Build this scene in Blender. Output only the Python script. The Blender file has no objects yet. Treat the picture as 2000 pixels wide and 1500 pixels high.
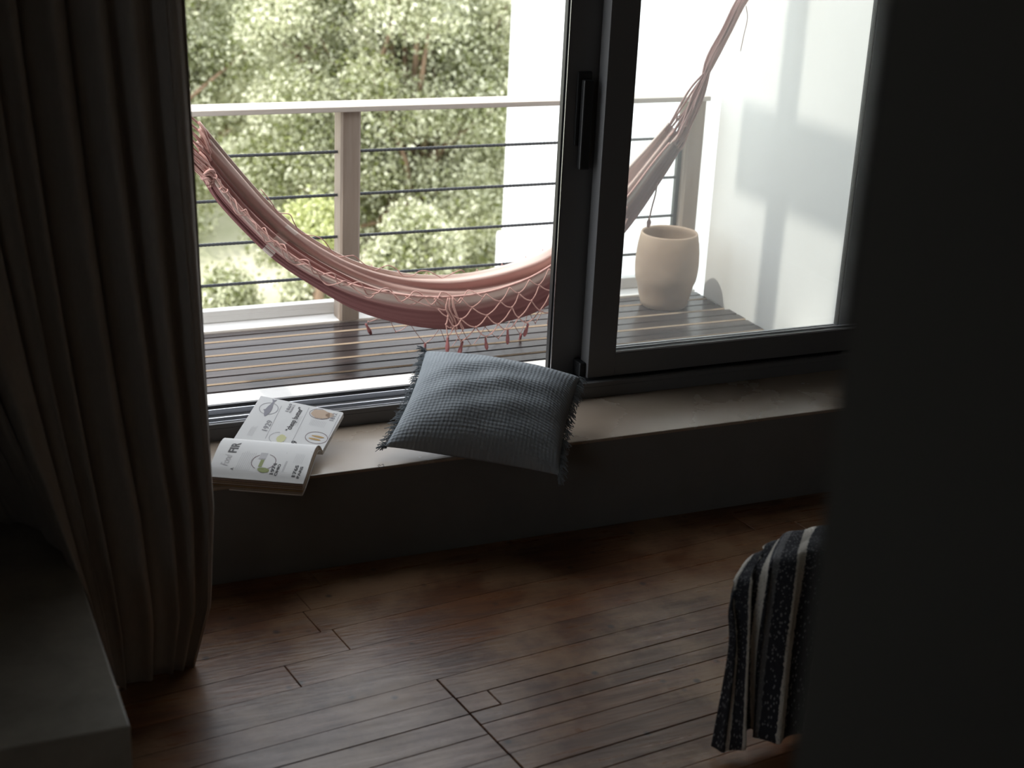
import bpy, bmesh, math, random
import numpy as np
from mathutils import Vector, Matrix

random.seed(7)
rng = np.random.default_rng(7)
S = bpy.context.scene
COL = S.collection

# ------------------------------------------------------------------ camera
CAM = np.array([0.0, -4.168, 2.25])
FPX = 2934.0                                   # focal length in pixels of a 2000 px wide frame
YAW, PITCH, ROLL = math.radians(24.35), math.radians(20.242), math.radians(2.725)
_f = np.array([math.sin(YAW)*math.cos(PITCH), math.cos(YAW)*math.cos(PITCH), -math.sin(PITCH)])
_r0 = np.array([math.cos(YAW), -math.sin(YAW), 0.0])
_u0 = np.cross(_r0, _f)
_r = math.cos(ROLL)*_r0 + math.sin(ROLL)*_u0
_u = -math.sin(ROLL)*_r0 + math.cos(ROLL)*_u0
cam = bpy.data.cameras.new('camera')
cam.sensor_width = 36.0
cam.lens = FPX/2000*36.0
cam.clip_start = 0.05
cam.dof.use_dof = True
cam.dof.focus_distance = 5.2
cam.dof.aperture_fstop = 2.6
co = bpy.data.objects.new('camera', cam)
COL.objects.link(co)
co.matrix_world = Matrix(((_r[0], _u[0], -_f[0], CAM[0]), (_r[1], _u[1], -_f[1], CAM[1]),
                          (_r[2], _u[2], -_f[2], CAM[2]), (0, 0, 0, 1)))
S.camera = co

# ------------------------------------------------------------------ sky, sun, exposure
w = bpy.data.worlds.new('sky')
S.world = w
w.use_nodes = True
bg = w.node_tree.nodes['Background']
bg.inputs[0].default_value = (0.90, 0.95, 1.0, 1)
bg.inputs[1].default_value = 1.45
sun = bpy.data.lights.new('sun', 'SUN')
sun.energy = 1.7
sun.angle = math.radians(1.2)
sun.color = (1.0, 0.95, 0.86)
so = bpy.data.objects.new('sun', sun)
COL.objects.link(so)
SUN_EL, SUN_A = math.radians(60), math.radians(5)
sd = Vector((-math.cos(SUN_EL)*math.cos(SUN_A), -math.cos(SUN_EL)*math.sin(SUN_A), math.sin(SUN_EL)))
so.rotation_euler = sd.to_track_quat('Z', 'Y').to_euler()
S.view_settings.view_transform = 'Standard'
S.view_settings.look = 'None'
S.view_settings.exposure = 0.9
S.view_settings.gamma = 1.0
S.view_settings.use_curve_mapping = False
S.cycles.max_bounces = 10
S.cycles.diffuse_bounces = 6
S.cycles.transparent_max_bounces = 16
S.cycles.caustics_reflective = False
S.cycles.caustics_refractive = False


# ------------------------------------------------------------------ placing helpers
def ray(x, y):
    return _f + _r*((x-1000)/FPX) - _u*((y-750)/FPX)


def aty(x, y, Y):                               # sight line met by the upright plane y = Y
    d = ray(x, y)
    return CAM + d*((Y-CAM[1])/d[1])


def atz(x, y, Z):
    d = ray(x, y)
    return CAM + d*((Z-CAM[2])/d[2])


def lerp(a, b, t):
    return a + (b-a)*t


def catmull(pts, n):
    """resample a polyline of points with a Catmull-Rom spline to n points"""
    P = np.asarray(pts, float)
    k = len(P)
    Q = np.vstack([2*P[0]-P[1], P, 2*P[-1]-P[-2]])
    out = []
    for t in np.linspace(0, k-1, n):
        i = min(int(t), k-2)
        f = t-i
        p0, p1, p2, p3 = Q[i], Q[i+1], Q[i+2], Q[i+3]
        out.append(0.5*((2*p1)+(-p0+p2)*f+(2*p0-5*p1+4*p2-p3)*f*f+(-p0+3*p1-3*p2+p3)*f**3))
    return np.array(out)


# ------------------------------------------------------------------ materials
def mat(name, base, rough=0.6, noise=0.0, nscale=8.0, stretch=(1, 1, 1), base2=None, bump=0.0, bscale=40.0,
        spec=0.5, metal=0.0, coord='Object', rand=0.0, rough2=None, detail=5.0, sheen=0.0, trans=None):
    m = bpy.data.materials.new(name)
    m.use_nodes = True
    nt = m.node_tree
    N, L = nt.nodes, nt.links
    b = N['Principled BSDF']
    b.inputs['Base Color'].default_value = (*base, 1)
    b.inputs['Roughness'].default_value = rough
    b.inputs['Specular IOR Level'].default_value = spec
    b.inputs['Metallic'].default_value = metal
    if sheen:
        b.inputs['Sheen Weight'].default_value = sheen
    tc = N.new('ShaderNodeTexCoord')
    mp = N.new('ShaderNodeMapping')
    mp.inputs['Scale'].default_value = stretch
    L.new(tc.outputs[coord], mp.inputs['Vector'])
    colour = None
    if base2 is not None:
        nz = N.new('ShaderNodeTexNoise')
        nz.inputs['Scale'].default_value = nscale
        nz.inputs['Detail'].default_value = detail
        nz.inputs['Roughness'].default_value = 0.6
        L.new(mp.outputs[0], nz.inputs['Vector'])
        rp = N.new('ShaderNodeMapRange')
        rp.inputs[1].default_value = 0.5-0.25/max(noise, 0.01)*1.0 if noise else 0.3
        rp.inputs[2].default_value = 0.5+0.25/max(noise, 0.01)*1.0 if noise else 0.7
        L.new(nz.outputs['Fac'], rp.inputs[0])
        mx = N.new('ShaderNodeMix')
        mx.data_type = 'RGBA'
        mx.inputs['A'].default_value = (*base, 1)
        mx.inputs['B'].default_value = (*base2, 1)
        L.new(rp.outputs[0], mx.inputs['Factor'])
        colour = mx.outputs['Result']
        if rough2 is not None:
            rr = N.new('ShaderNodeMapRange')
            rr.inputs[3].default_value = rough
            rr.inputs[4].default_value = rough2
            L.new(rp.outputs[0], rr.inputs[0])
            L.new(rr.outputs[0], b.inputs['Roughness'])
    if rand and colour is not None:
        oi = N.new('ShaderNodeObjectInfo')
        hs = N.new('ShaderNodeHueSaturation')
        mr = N.new('ShaderNodeMapRange')
        mr.inputs[3].default_value = 1-rand
        mr.inputs[4].default_value = 1+rand
        L.new(oi.outputs['Random'], mr.inputs[0])
        L.new(mr.outputs[0], hs.inputs['Value'])
        L.new(colour, hs.inputs['Color'])
        colour = hs.outputs['Color']
    if colour is not None:
        L.new(colour, b.inputs['Base Color'])
    if bump:
        n2 = N.new('ShaderNodeTexNoise')
        n2.inputs['Scale'].default_value = bscale
        n2.inputs['Detail'].default_value = 4
        L.new(mp.outputs[0], n2.inputs['Vector'])
        bp = N.new('ShaderNodeBump')
        bp.inputs['Strength'].default_value = bump
        bp.inputs['Distance'].default_value = 0.01
        L.new(n2.outputs['Fac'], bp.inputs['Height'])
        L.new(bp.outputs[0], b.inputs['Normal'])
    return m


M = {}
M['plaster'] = mat('interior_plaster', (0.24, 0.215, 0.19), 0.8, 0.6, 3, base2=(0.19, 0.17, 0.15))
M['low_wall'] = mat('shaded_cement', (0.19, 0.182, 0.172), 0.75, 0.8, 5, base2=(0.145, 0.138, 0.132), bump=0.05, bscale=25)  # sill cement darkened and greyed; shade below the sill put into the colour
M['dark_paint'] = mat('dark_paint', (0.25, 0.232, 0.20), 0.9, 0.6, 4, base2=(0.22, 0.205, 0.18))
M['concrete'] = mat('polished_cement', (0.42, 0.345, 0.275), 0.22, 0.45, 3.0, base2=(0.28, 0.215, 0.16), bump=0.012, bscale=30,
                    rough2=0.32, spec=0.7, coord='Object')
M['bench'] = mat('bench_cement', (0.40, 0.36, 0.30), 0.45, 1.0, 5.0, base2=(0.22, 0.195, 0.165), bump=0.08, bscale=40, rough2=0.6)
M['subfloor'] = mat('subfloor', (0.012, 0.009, 0.007), 0.9)
M['frame'] = mat('charcoal_aluminium', (0.145, 0.143, 0.146), 0.45, spec=0.5, bump=0.01, bscale=900)
M['track'] = mat('bare_track', (0.62, 0.64, 0.68), 0.25, metal=1.0)
M['bead'] = mat('pale_bead', (0.62, 0.63, 0.65), 0.35)
M['gasket'] = mat('black_rubber', (0.010, 0.010, 0.011), 0.5)
M['white_wall'] = mat('white_render', (0.86, 0.855, 0.84), 0.9, 0.5, 6, base2=(0.83, 0.825, 0.81), bump=0.03, bscale=60)
M['ledge'] = mat('pale_stone', (0.80, 0.79, 0.77), 0.7, 0.8, 8, base2=(0.72, 0.70, 0.68))
M['rail_wood'] = mat('weathered_wood', (0.60, 0.55, 0.50), 0.7, 0.9, 5, stretch=(0.4, 6, 6), base2=(0.48, 0.42, 0.37), bump=0.06)
M['post_wood'] = mat('post_wood', (0.36, 0.30, 0.25), 0.7, 0.9, 5, stretch=(6, 6, 0.5), base2=(0.25, 0.19, 0.15), bump=0.06)
M['rod'] = mat('ribbed_steel', (0.10, 0.105, 0.115), 0.4, metal=0.6)
M['pot'] = mat('stoneware', (0.46, 0.345, 0.255), 0.75, 1.0, 4, stretch=(1, 1, 2), base2=(0.27, 0.185, 0.135), bump=0.08, bscale=60)
M['cord'] = mat('pink_cord', (0.58, 0.36, 0.32), 0.85, 0.9, 60, base2=(0.44, 0.24, 0.22))
M['tassel'] = mat('rose_tassel', (0.30, 0.12, 0.12), 0.9, 0.9, 80, base2=(0.20, 0.07, 0.075))
M['curtain'] = mat('taupe_linen', (0.45, 0.405, 0.36), 0.95, 0.9, 120, stretch=(1, 1, 0.3), base2=(0.38, 0.34, 0.305), bump=0.12, bscale=700, sheen=0.15)
M['bark'] = mat('bark', (0.36, 0.24, 0.16), 0.9, 1.0, 8, stretch=(1, 1, 0.3), base2=(0.18, 0.12, 0.08), bump=0.4, bscale=20)
M['ground'] = mat('dry_ground', (0.74, 0.69, 0.56), 0.95, 1.0, 0.9, base2=(0.30, 0.33, 0.17), bump=0.1, bscale=6)
M['paper'] = mat('paper', (0.80, 0.79, 0.78), 0.55, 0.5, 20, base2=(0.77, 0.76, 0.75))
M['page_edge'] = mat('page_edges', (0.50, 0.40, 0.31), 0.8, 1.0, 1.0, base2=(0.22, 0.15, 0.11))
M['ink'] = mat('dark_ink', (0.09, 0.085, 0.09), 0.7)
M['grey_ink'] = mat('grey_ink', (0.36, 0.35, 0.37), 0.7)
M['pale_ink'] = mat('pale_grey_ink', (0.60, 0.59, 0.60), 0.7)
M['fish_ink'] = mat('blue_grey_ink', (0.30, 0.29, 0.33), 0.7)
M['ring_ink'] = mat('plum_ink', (0.20, 0.12, 0.14), 0.7)
M['ring_grey'] = mat('ring_grey_ink', (0.38, 0.37, 0.40), 0.7)
M['green_ink'] = mat('green_ink', (0.28, 0.33, 0.10), 0.7, 0.9, 200, base2=(0.38, 0.42, 0.18))
M['tan_ink'] = mat('tan_ink', (0.56, 0.40, 0.28), 0.7, 0.9, 300, base2=(0.66, 0.50, 0.38))
M['orange_ink'] = mat('orange_ink', (0.66, 0.42, 0.16), 0.7, 0.9, 300, base2=(0.55, 0.36, 0.15))
M['yellow_ink'] = mat('yellow_ink', (0.70, 0.69, 0.38), 0.7)
M['bench_wood'] = mat('dark_bench_wood', (0.05, 0.04, 0.034), 0.6, 0.8, 6, stretch=(0.4, 5, 5), base2=(0.03, 0.024, 0.02))
M['timber'] = mat('grey_timber', (0.42, 0.36, 0.30), 0.8, 0.9, 5, stretch=(6, 0.5, 6), base2=(0.30, 0.25, 0.2))

# floor planks: worn varnish with lengthwise grain
m = mat('floor_plank', (0.215, 0.092, 0.043), 0.24, 1.2, 3.2, stretch=(1.2, 9, 9), base2=(0.085, 0.034, 0.016), bump=0.12, bscale=9, spec=0.42,
        rand=0.22, rough2=0.40, detail=8)
M['plank'] = m
nt = m.node_tree
b = nt.nodes['Principled BSDF']
src = b.inputs['Base Color'].links[0].from_socket
wn = nt.nodes.new('ShaderNodeTexNoise')
wn.inputs['Scale'].default_value = 2.3
wn.inputs['Detail'].default_value = 7
wn.inputs['Roughness'].default_value = 0.65
geo = nt.nodes.new('ShaderNodeNewGeometry')
nt.links.new(geo.outputs['Position'], wn.inputs['Vector'])
mr = nt.nodes.new('ShaderNodeMapRange')
mr.inputs[1].default_value, mr.inputs[2].default_value = 0.46, 0.62
nt.links.new(wn.outputs['Fac'], mr.inputs[0])
mx = nt.nodes.new('ShaderNodeMix')
mx.data_type = 'RGBA'
mx.inputs['B'].default_value = (0.36, 0.225, 0.13, 1)
nt.links.new(src, mx.inputs['A'])
mul = nt.nodes.new('ShaderNodeMath')
mul.operation = 'MULTIPLY'
mul.inputs[1].default_value = 0.62
nt.links.new(mr.outputs[0], mul.inputs[0])
nt.links.new(mul.outputs[0], mx.inputs['Factor'])
# small dark knots and nail marks
vo = nt.nodes.new('ShaderNodeTexVoronoi')
vo.inputs['Scale'].default_value = 9.0
nt.links.new(geo.outputs['Position'], vo.inputs['Vector'])
kr = nt.nodes.new('ShaderNodeMapRange')
kr.inputs[1].default_value, kr.inputs[2].default_value = 0.05, 0.13
kr.inputs[3].default_value, kr.inputs[4].default_value = 0.75, 0.0
nt.links.new(vo.outputs['Distance'], kr.inputs[0])
mk = nt.nodes.new('ShaderNodeMix')
mk.data_type = 'RGBA'
mk.inputs['B'].default_value = (0.018, 0.012, 0.010, 1)
nt.links.new(mx.outputs['Result'], mk.inputs['A'])
nt.links.new(kr.outputs[0], mk.inputs['Factor'])
nt.links.new(mk.outputs['Result'], b.inputs['Base Color'])

# dark wet deck boards
M['deck'] = mat('wet_deck_wood', (0.060, 0.046, 0.042), 0.14, 0.9, 4, stretch=(0.7, 8, 8), base2=(0.026, 0.022, 0.024), bump=0.05,
                bscale=14, rand=0.2, rough2=0.28, spec=0.11)
M['deck_arris'] = mat('pale_board_edge', (0.46, 0.36, 0.26), 0.55, 0.9, 9, stretch=(0.5, 4, 4), base2=(0.32, 0.24, 0.17))  # board edges in a paler brown than the tops


def glass_material():
    m = bpy.data.materials.new('dusty_glass')
    m.use_nodes = True
    nt = m.node_tree
    N, L = nt.nodes, nt.links
    N.remove(N['Principled BSDF'])
    out = N['Material Output']
    tr = N.new('ShaderNodeBsdfTransparent')
    tr.inputs[0].default_value = (0.955, 0.965, 0.96, 1)
    gl = N.new('ShaderNodeBsdfGlossy')
    gl.inputs['Roughness'].default_value = 0.02
    fr = N.new('ShaderNodeFresnel')
    fr.inputs[0].default_value = 1.35
    mx = N.new('ShaderNodeMixShader')
    L.new(fr.outputs[0], mx.inputs[0])
    L.new(tr.outputs[0], mx.inputs[1])
    L.new(gl.outputs[0], mx.inputs[2])
    tl = N.new('ShaderNodeBsdfTranslucent')
    tl.inputs[0].default_value = (0.9, 0.9, 0.9, 1)
    nz = N.new('ShaderNodeTexNoise')
    nz.inputs['Scale'].default_value = 3
    tc = N.new('ShaderNodeTexCoord')
    L.new(tc.outputs['Object'], nz.inputs['Vector'])
    mr = N.new('ShaderNodeMapRange')
    mr.inputs[3].default_value, mr.inputs[4].default_value = 0.02, 0.07
    L.new(nz.outputs['Fac'], mr.inputs[0])
    m2 = N.new('ShaderNodeMixShader')
    L.new(mr.outputs[0], m2.inputs[0])
    L.new(mx.outputs[0], m2.inputs[1])
    L.new(tl.outputs[0], m2.inputs[2])
    L.new(m2.outputs[0], out.inputs['Surface'])
    return m


M['glass'] = glass_material()


def leaf_material(name, c1, c2, gloss):
    m = bpy.data.materials.new(name)
    m.use_nodes = True
    nt = m.node_tree
    N, L = nt.nodes, nt.links
    b = N['Principled BSDF']
    b.inputs['Roughness'].default_value = gloss
    b.inputs['Specular IOR Level'].default_value = 0.6
    at = N.new('ShaderNodeAttribute')
    at.attribute_name = 'tint'
    mx = N.new('ShaderNodeMix')
    mx.data_type = 'RGBA'
    mx.inputs['A'].default_value = (*c1, 1)
    mx.inputs['B'].default_value = (*c2, 1)
    L.new(at.outputs['Fac'], mx.inputs['Factor'])
    L.new(mx.outputs['Result'], b.inputs['Base Color'])
    tl = N.new('ShaderNodeBsdfTranslucent')
    L.new(mx.outputs['Result'], tl.inputs[0])
    ms = N.new('ShaderNodeMixShader')
    ms.inputs[0].default_value = 0.18
    L.new(b.outputs[0], ms.inputs[1])
    L.new(tl.outputs[0], ms.inputs[2])
    L.new(ms.outputs[0], N['Material Output'].inputs['Surface'])
    return m


M['leaf'] = leaf_material('olive_leaf', (0.18, 0.205, 0.05), (0.88, 0.88, 0.68), 0.32)  # pale and dark leaves; sun contrast put into the leaf colour
M['leaf_bright'] = leaf_material('young_leaf', (0.42, 0.46, 0.14), (0.72, 0.74, 0.44), 0.45)


def uv_mat(name):
    m = bpy.data.materials.new(name)
    m.use_nodes = True
    nt = m.node_tree
    N, L = nt.nodes, nt.links
    uv = N.new('ShaderNodeUVMap')
    sp = N.new('ShaderNodeSeparateXYZ')
    L.new(uv.outputs[0], sp.inputs[0])
    return m, nt, N, L, N['Principled BSDF'], uv, sp


def math_node(N, L, op, a, b=None, c=None):
    n = N.new('ShaderNodeMath')
    n.operation = op
    for i, v in enumerate((a, b, c)):
        if v is None:
            continue
        if isinstance(v, (int, float)):
            n.inputs[i].default_value = v
        else:
            L.new(v, n.inputs[i])
    return n.outputs[0]


# hammock cloth: lengthwise cream and rose stripes, one band of pale woven blocks
m, nt, N, L, b, uv, sp = uv_mat('hammock_cloth')
M['hammock'] = m
b.inputs['Roughness'].default_value = 0.9
ramp = N.new('ShaderNodeValToRGB')
ramp.color_ramp.interpolation = 'LINEAR'
rose, shade_rose, cream = (0.44, 0.25, 0.235, 1), (0.235, 0.098, 0.10, 1), (0.72, 0.60, 0.55, 1)  # darkest rose carries the shade of the near outer side
stops = [(0.0, cream), (0.05, cream), (0.075, rose), (0.12, shade_rose), (0.5, shade_rose), (0.58, rose), (0.66, (0.58, 0.34, 0.31, 1)), (0.70, cream),
         (0.74, rose), (0.82, rose), (0.86, cream), (0.90, (0.62, 0.42, 0.38, 1)), (1.0, cream)]
e = ramp.color_ramp.elements
e[0].position, e[0].color = stops[0]
e[1].position, e[1].color = stops[-1]
for p, c in stops[1:-1]:
    q = e.new(p)
    q.color = c
L.new(sp.outputs[1], ramp.inputs[0])
band = math_node(N, L, 'COMPARE', sp.outputs[0], 0.205, 0.012)
blocks = math_node(N, L, 'GREATER_THAN', math_node(N, L, 'SINE', math_node(N, L, 'MULTIPLY', sp.outputs[1], 62.0)), -0.2)
wb = math_node(N, L, 'MULTIPLY', math_node(N, L, 'MULTIPLY', band, blocks), 0.75)
mx = N.new('ShaderNodeMix')
mx.data_type = 'RGBA'
mx.inputs['B'].default_value = (0.80, 0.72, 0.67, 1)
L.new(ramp.outputs[0], mx.inputs['A'])
L.new(wb, mx.inputs['Factor'])
L.new(mx.outputs['Result'], b.inputs['Base Color'])
tl = N.new('ShaderNodeBsdfTranslucent')
L.new(mx.outputs['Result'], tl.inputs[0])
ms = N.new('ShaderNodeMixShader')
ms.inputs[0].default_value = 0.12
L.new(b.outputs[0], ms.inputs[1])
L.new(tl.outputs[0], ms.inputs[2])
L.new(ms.outputs[0], N['Material Output'].inputs['Surface'])

# crinkled blue-grey gauze of the cushion
m, nt, N, L, b, uv, sp = uv_mat('grey_gauze')
M['gauze'] = m
b.inputs['Roughness'].default_value = 0.95
nz = N.new('ShaderNodeTexNoise')
nz.inputs['Scale'].default_value = 7
nz.inputs['Detail'].default_value = 6
L.new(uv.outputs[0], nz.inputs['Vector'])
cr = N.new('ShaderNodeMix')
cr.data_type = 'RGBA'
cr.inputs['A'].default_value = (0.245, 0.272, 0.296, 1)
cr.inputs['B'].default_value = (0.36, 0.39, 0.415, 1)
L.new(nz.outputs['Fac'], cr.inputs['Factor'])


def wob(sock, freq, amp):
    n3 = N.new('ShaderNodeTexNoise')
    n3.inputs['Scale'].default_value = 5
    n3.inputs['Detail'].default_value = 3
    L.new(uv.outputs[0], n3.inputs['Vector'])
    s = math_node(N, L, 'ADD', sock, math_node(N, L, 'MULTIPLY', n3.outputs['Fac'], amp))
    return math_node(N, L, 'SINE', math_node(N, L, 'MULTIPLY', s, freq))


wa = wob(sp.outputs[0], 2*math.pi*42, 0.02)
wb_ = wob(sp.outputs[1], 2*math.pi*40, 0.02)
hgt = math_node(N, L, 'ADD', wa, wb_)
st = N.new('ShaderNodeTexNoise')
mp = N.new('ShaderNodeMapping')
mp.inputs['Scale'].default_value = (4, 70, 1)
L.new(uv.outputs[0], mp.inputs[0])
L.new(mp.outputs[0], st.inputs['Vector'])
st.inputs['Scale'].default_value = 1.0
st.inputs['Detail'].default_value = 3
hgt2 = math_node(N, L, 'ADD', hgt, math_node(N, L, 'MULTIPLY', st.outputs['Fac'], 4.0))
bp = N.new('ShaderNodeBump')
bp.inputs['Strength'].default_value = 0.38
bp.inputs['Distance'].default_value = 0.0015
L.new(hgt2, bp.inputs['Height'])
L.new(bp.outputs[0], b.inputs['Normal'])
L.new(cr.outputs['Result'], b.inputs['Base Color'])
M['gauze_thread'] = mat('grey_thread', (0.26, 0.29, 0.31), 0.95, 0.9, 90, base2=(0.18, 0.20, 0.22))

# striped woven throw
m, nt, N, L, b, uv, sp = uv_mat('striped_weave')
M['throw'] = m
b.inputs['Roughness'].default_value = 0.97
ramp = N.new('ShaderNodeValToRGB')
ramp.color_ramp.interpolation = 'CONSTANT'
blk, crm, gry = (0.022, 0.023, 0.030, 1), (0.62, 0.58, 0.52, 1), (0.14, 0.14, 0.145, 1)
seq = [(0.0, blk), (0.10, crm), (0.135, blk), (0.205, crm), (0.235, blk), (0.26, crm), (0.30, blk), (0.37, crm), (0.42, blk),
       (0.49, gry), (0.53, blk), (0.60, crm), (0.68, blk), (0.76, crm), (0.80, blk), (0.88, crm), (0.94, blk)]
e = ramp.color_ramp.elements
e[0].position, e[0].color = seq[0]
e[1].position, e[1].color = seq[-1]
for p, c in seq[1:-1]:
    q = e.new(p)
    q.color = c
jit = N.new('ShaderNodeTexNoise')
jit.inputs['Scale'].default_value = 90
L.new(uv.outputs[0], jit.inputs['Vector'])
xj = math_node(N, L, 'ADD', sp.outputs[0], math_node(N, L, 'MULTIPLY', math_node(N, L, 'SUBTRACT', jit.outputs['Fac'], 0.5), 0.02))
L.new(xj, ramp.inputs[0])
vo = N.new('ShaderNodeTexVoronoi')
mpv = N.new('ShaderNodeMapping')
mpv.inputs['Scale'].default_value = (90, 90, 1)
L.new(uv.outputs[0], mpv.inputs[0])
L.new(mpv.outputs[0], vo.inputs['Vector'])
vo.inputs['Scale'].default_value = 1.0
dots = math_node(N, L, 'LESS_THAN', vo.outputs['Distance'], 0.27)
mx = N.new('ShaderNodeMix')
mx.data_type = 'RGBA'
mx.inputs['B'].default_value = (0.30, 0.29, 0.30, 1)
L.new(ramp.outputs[0], mx.inputs['A'])
L.new(math_node(N, L, 'MULTIPLY', dots, 0.75), mx.inputs['Factor'])
L.new(mx.outputs['Result'], b.inputs['Base Color'])
bp = N.new('ShaderNodeBump')
bp.inputs['Strength'].default_value = 0.8
bp.inputs['Distance'].default_value = 0.003
L.new(vo.outputs['Distance'], bp.inputs['Height'])
L.new(bp.outputs[0], b.inputs['Normal'])


# ------------------------------------------------------------------ object helpers
def link(name, me, material=None, parent=None):
    o = bpy.data.objects.new(name, me)
    COL.objects.link(o)
    if material is not None and me is not None and len(me.materials) == 0:
        me.materials.append(M[material] if isinstance(material, str) else material)
    if parent is not None:
        o.parent = parent
    return o


def mesh(name, verts, faces, smooth=False, uvs=None):
    me = bpy.data.meshes.new(name)
    me.from_pydata([tuple(map(float, v)) for v in verts], [], [tuple(int(i) for i in f) for f in faces])
    if smooth:
        me.polygons.foreach_set('use_smooth', [True]*len(me.polygons))
    if uvs is not None:
        l = me.uv_layers.new(name='UVMap')
        uvs = np.asarray(uvs, float)
        idx = np.empty(len(me.loops), dtype=np.int32)
        me.loops.foreach_get('vertex_index', idx)
        l.data.foreach_set('uv', uvs[idx].ravel())
    me.update()
    return me


def obj(name, verts, faces, material, parent=None, smooth=False, uvs=None):
    return link(name, mesh(name, verts, faces, smooth, uvs), material, parent)


def empty(name, loc=(0, 0, 0)):
    o = bpy.data.objects.new(name, None)
    COL.objects.link(o)
    o.location = loc
    o.empty_display_size = 0.05
    return o


def tag(o, label=None, cat=None, group=None, kind=None):
    if label:
        o['label'] = label
    if cat:
        o['category'] = cat
    if group:
        o['group'] = group
    if kind:
        o['kind'] = kind
    return o


class MB:
    """collects shapes that belong to one mesh (world coordinates)"""
    def __init__(self):
        self.v, self.f = [], []

    def add(self, v, f):
        o = len(self.v)
        self.v += [tuple(map(float, p)) for p in v]
        self.f += [tuple(int(i)+o for i in q) for q in f]
        return self

    def box(self, x0, x1, y0, y1, z0, z1, bev=0.0):
        bm = bmesh.new()
        bmesh.ops.create_cube(bm, size=1)
        for p in bm.verts:
            p.co = Vector((lerp(x0, x1, p.co.x+.5), lerp(y0, y1, p.co.y+.5), lerp(z0, z1, p.co.z+.5)))
        if bev:
            bmesh.ops.bevel(bm, geom=list(bm.edges), offset=bev, segments=2, profile=0.6, affect='EDGES')
        bm.verts.index_update()
        self.add([p.co for p in bm.verts], [[q.index for q in f.verts] for f in bm.faces])
        bm.free()
        return self

    def tube(self, pts, r, n=6, caps=True):
        v, f = tube(pts, r, n, caps)
        return self.add(v, f)

    def build(self, name, material, parent=None, smooth=False):
        p0 = np.array(self.v)
        off = np.zeros(3)
        if parent is not None:
            off = np.array(parent.matrix_world.translation) if parent.parent is None else WORLD[parent.name]
        o = obj(name, p0-off, self.f, material, parent, smooth)
        WORLD[o.name] = off
        return o


WORLD = {}                                       # world origin of every built object


def root(name, loc, *a, **k):
    o = empty(name, loc)
    bpy.context.view_layer.update()
    WORLD[o.name] = np.array(loc, float)
    o.matrix_world = Matrix.Translation(loc)
    return tag(o, *a, **k)


def sub(name, verts, faces, material, parent, smooth=False, uvs=None):
    """a part given in world coordinates"""
    off = WORLD[parent.name]
    o = obj(name, np.asarray(verts, float)-off, faces, material, parent, smooth, uvs)
    WORLD[o.name] = off
    return o


def top(name, verts, faces, material, smooth=False, uvs=None, origin=None):
    v = np.asarray(verts, float)
    if origin is None:
        origin = np.array([(v[:, 0].min()+v[:, 0].max())/2, (v[:, 1].min()+v[:, 1].max())/2, v[:, 2].min()])
    origin = np.asarray(origin, float)
    o = obj(name, v-origin, faces, material, None, smooth, uvs)
    o.location = origin
    WORLD[o.name] = origin
    return o


def topbox(name, dims, material, bev=0.0):
    q = MB().box(*dims, bev=bev)
    return top(name, q.v, q.f, material)


def tube(pts, r, n=6, caps=True):
    P = np.asarray(pts, float)
    k = len(P)
    R = np.full(k, r) if np.isscalar(r) else np.asarray(r, float)
    T = np.gradient(P, axis=0)
    T /= np.linalg.norm(T, axis=1)[:, None]+1e-12
    a = np.array([0, 0, 1.0]) if abs(T[0][2]) < 0.9 else np.array([1.0, 0, 0])
    u = np.cross(T[0], a)
    u /= np.linalg.norm(u)
    v, f = [], []
    for i in range(k):
        u = u - T[i]*(u@T[i])
        u /= np.linalg.norm(u)+1e-12
        w_ = np.cross(T[i], u)
        for j in range(n):
            t = 2*math.pi*j/n
            v.append(P[i]+R[i]*(math.cos(t)*u+math.sin(t)*w_))
    for i in range(k-1):
        for j in range(n):
            j2 = (j+1) % n
            f.append((i*n+j, i*n+j2, (i+1)*n+j2, (i+1)*n+j))
    if caps:
        f.append(tuple(range(n-1, -1, -1)))
        f.append(tuple((k-1)*n+j for j in range(n)))
    return v, f


def grid(nu, nv):
    return [(i*nv+j, (i+1)*nv+j, (i+1)*nv+j+1, i*nv+j+1) for i in range(nu-1) for j in range(nv-1)]


def lathe(profile, n=40):
    v, f = [], []
    for (r_, z_) in profile:
        for j in range(n):
            t = 2*math.pi*j/n
            v.append((r_*math.cos(t), r_*math.sin(t), z_))
    for i in range(len(profile)-1):
        for j in range(n):
            j2 = (j+1) % n
            f.append((i*n+j, i*n+j2, (i+1)*n+j2, (i+1)*n+j))
    return v, f


# ------------------------------------------------------------------ room shell
SILL = 0.329
HEAD = 2.42
WX0, WX1 = 0.72, 3.74                            # window opening
DECK = 0.24
WALLX = 3.603                                    # white wall at the end of the balcony

# indoor floor with its planks
q = MB().box(-1.3, 4.9, -6.6, 0.02, -0.10, -0.018)
floor = tag(top('floor', q.v, q.f, 'subfloor', origin=(0, 0, -0.1)), kind='structure')
TH = math.radians(6.7)
EU, NU = np.array([math.cos(TH), math.sin(TH)]), np.array([-math.sin(TH), math.cos(TH)])


def clip(poly, fn):
    out = []
    for i in range(len(poly)):
        a, b2 = poly[i], poly[(i+1) % len(poly)]
        fa, fb = fn(a), fn(b2)
        if fa >= 0:
            out.append(a)
        if fa*fb < 0:
            t = fa/(fa-fb)
            out.append(a+(b2-a)*t)
    return out


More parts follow.
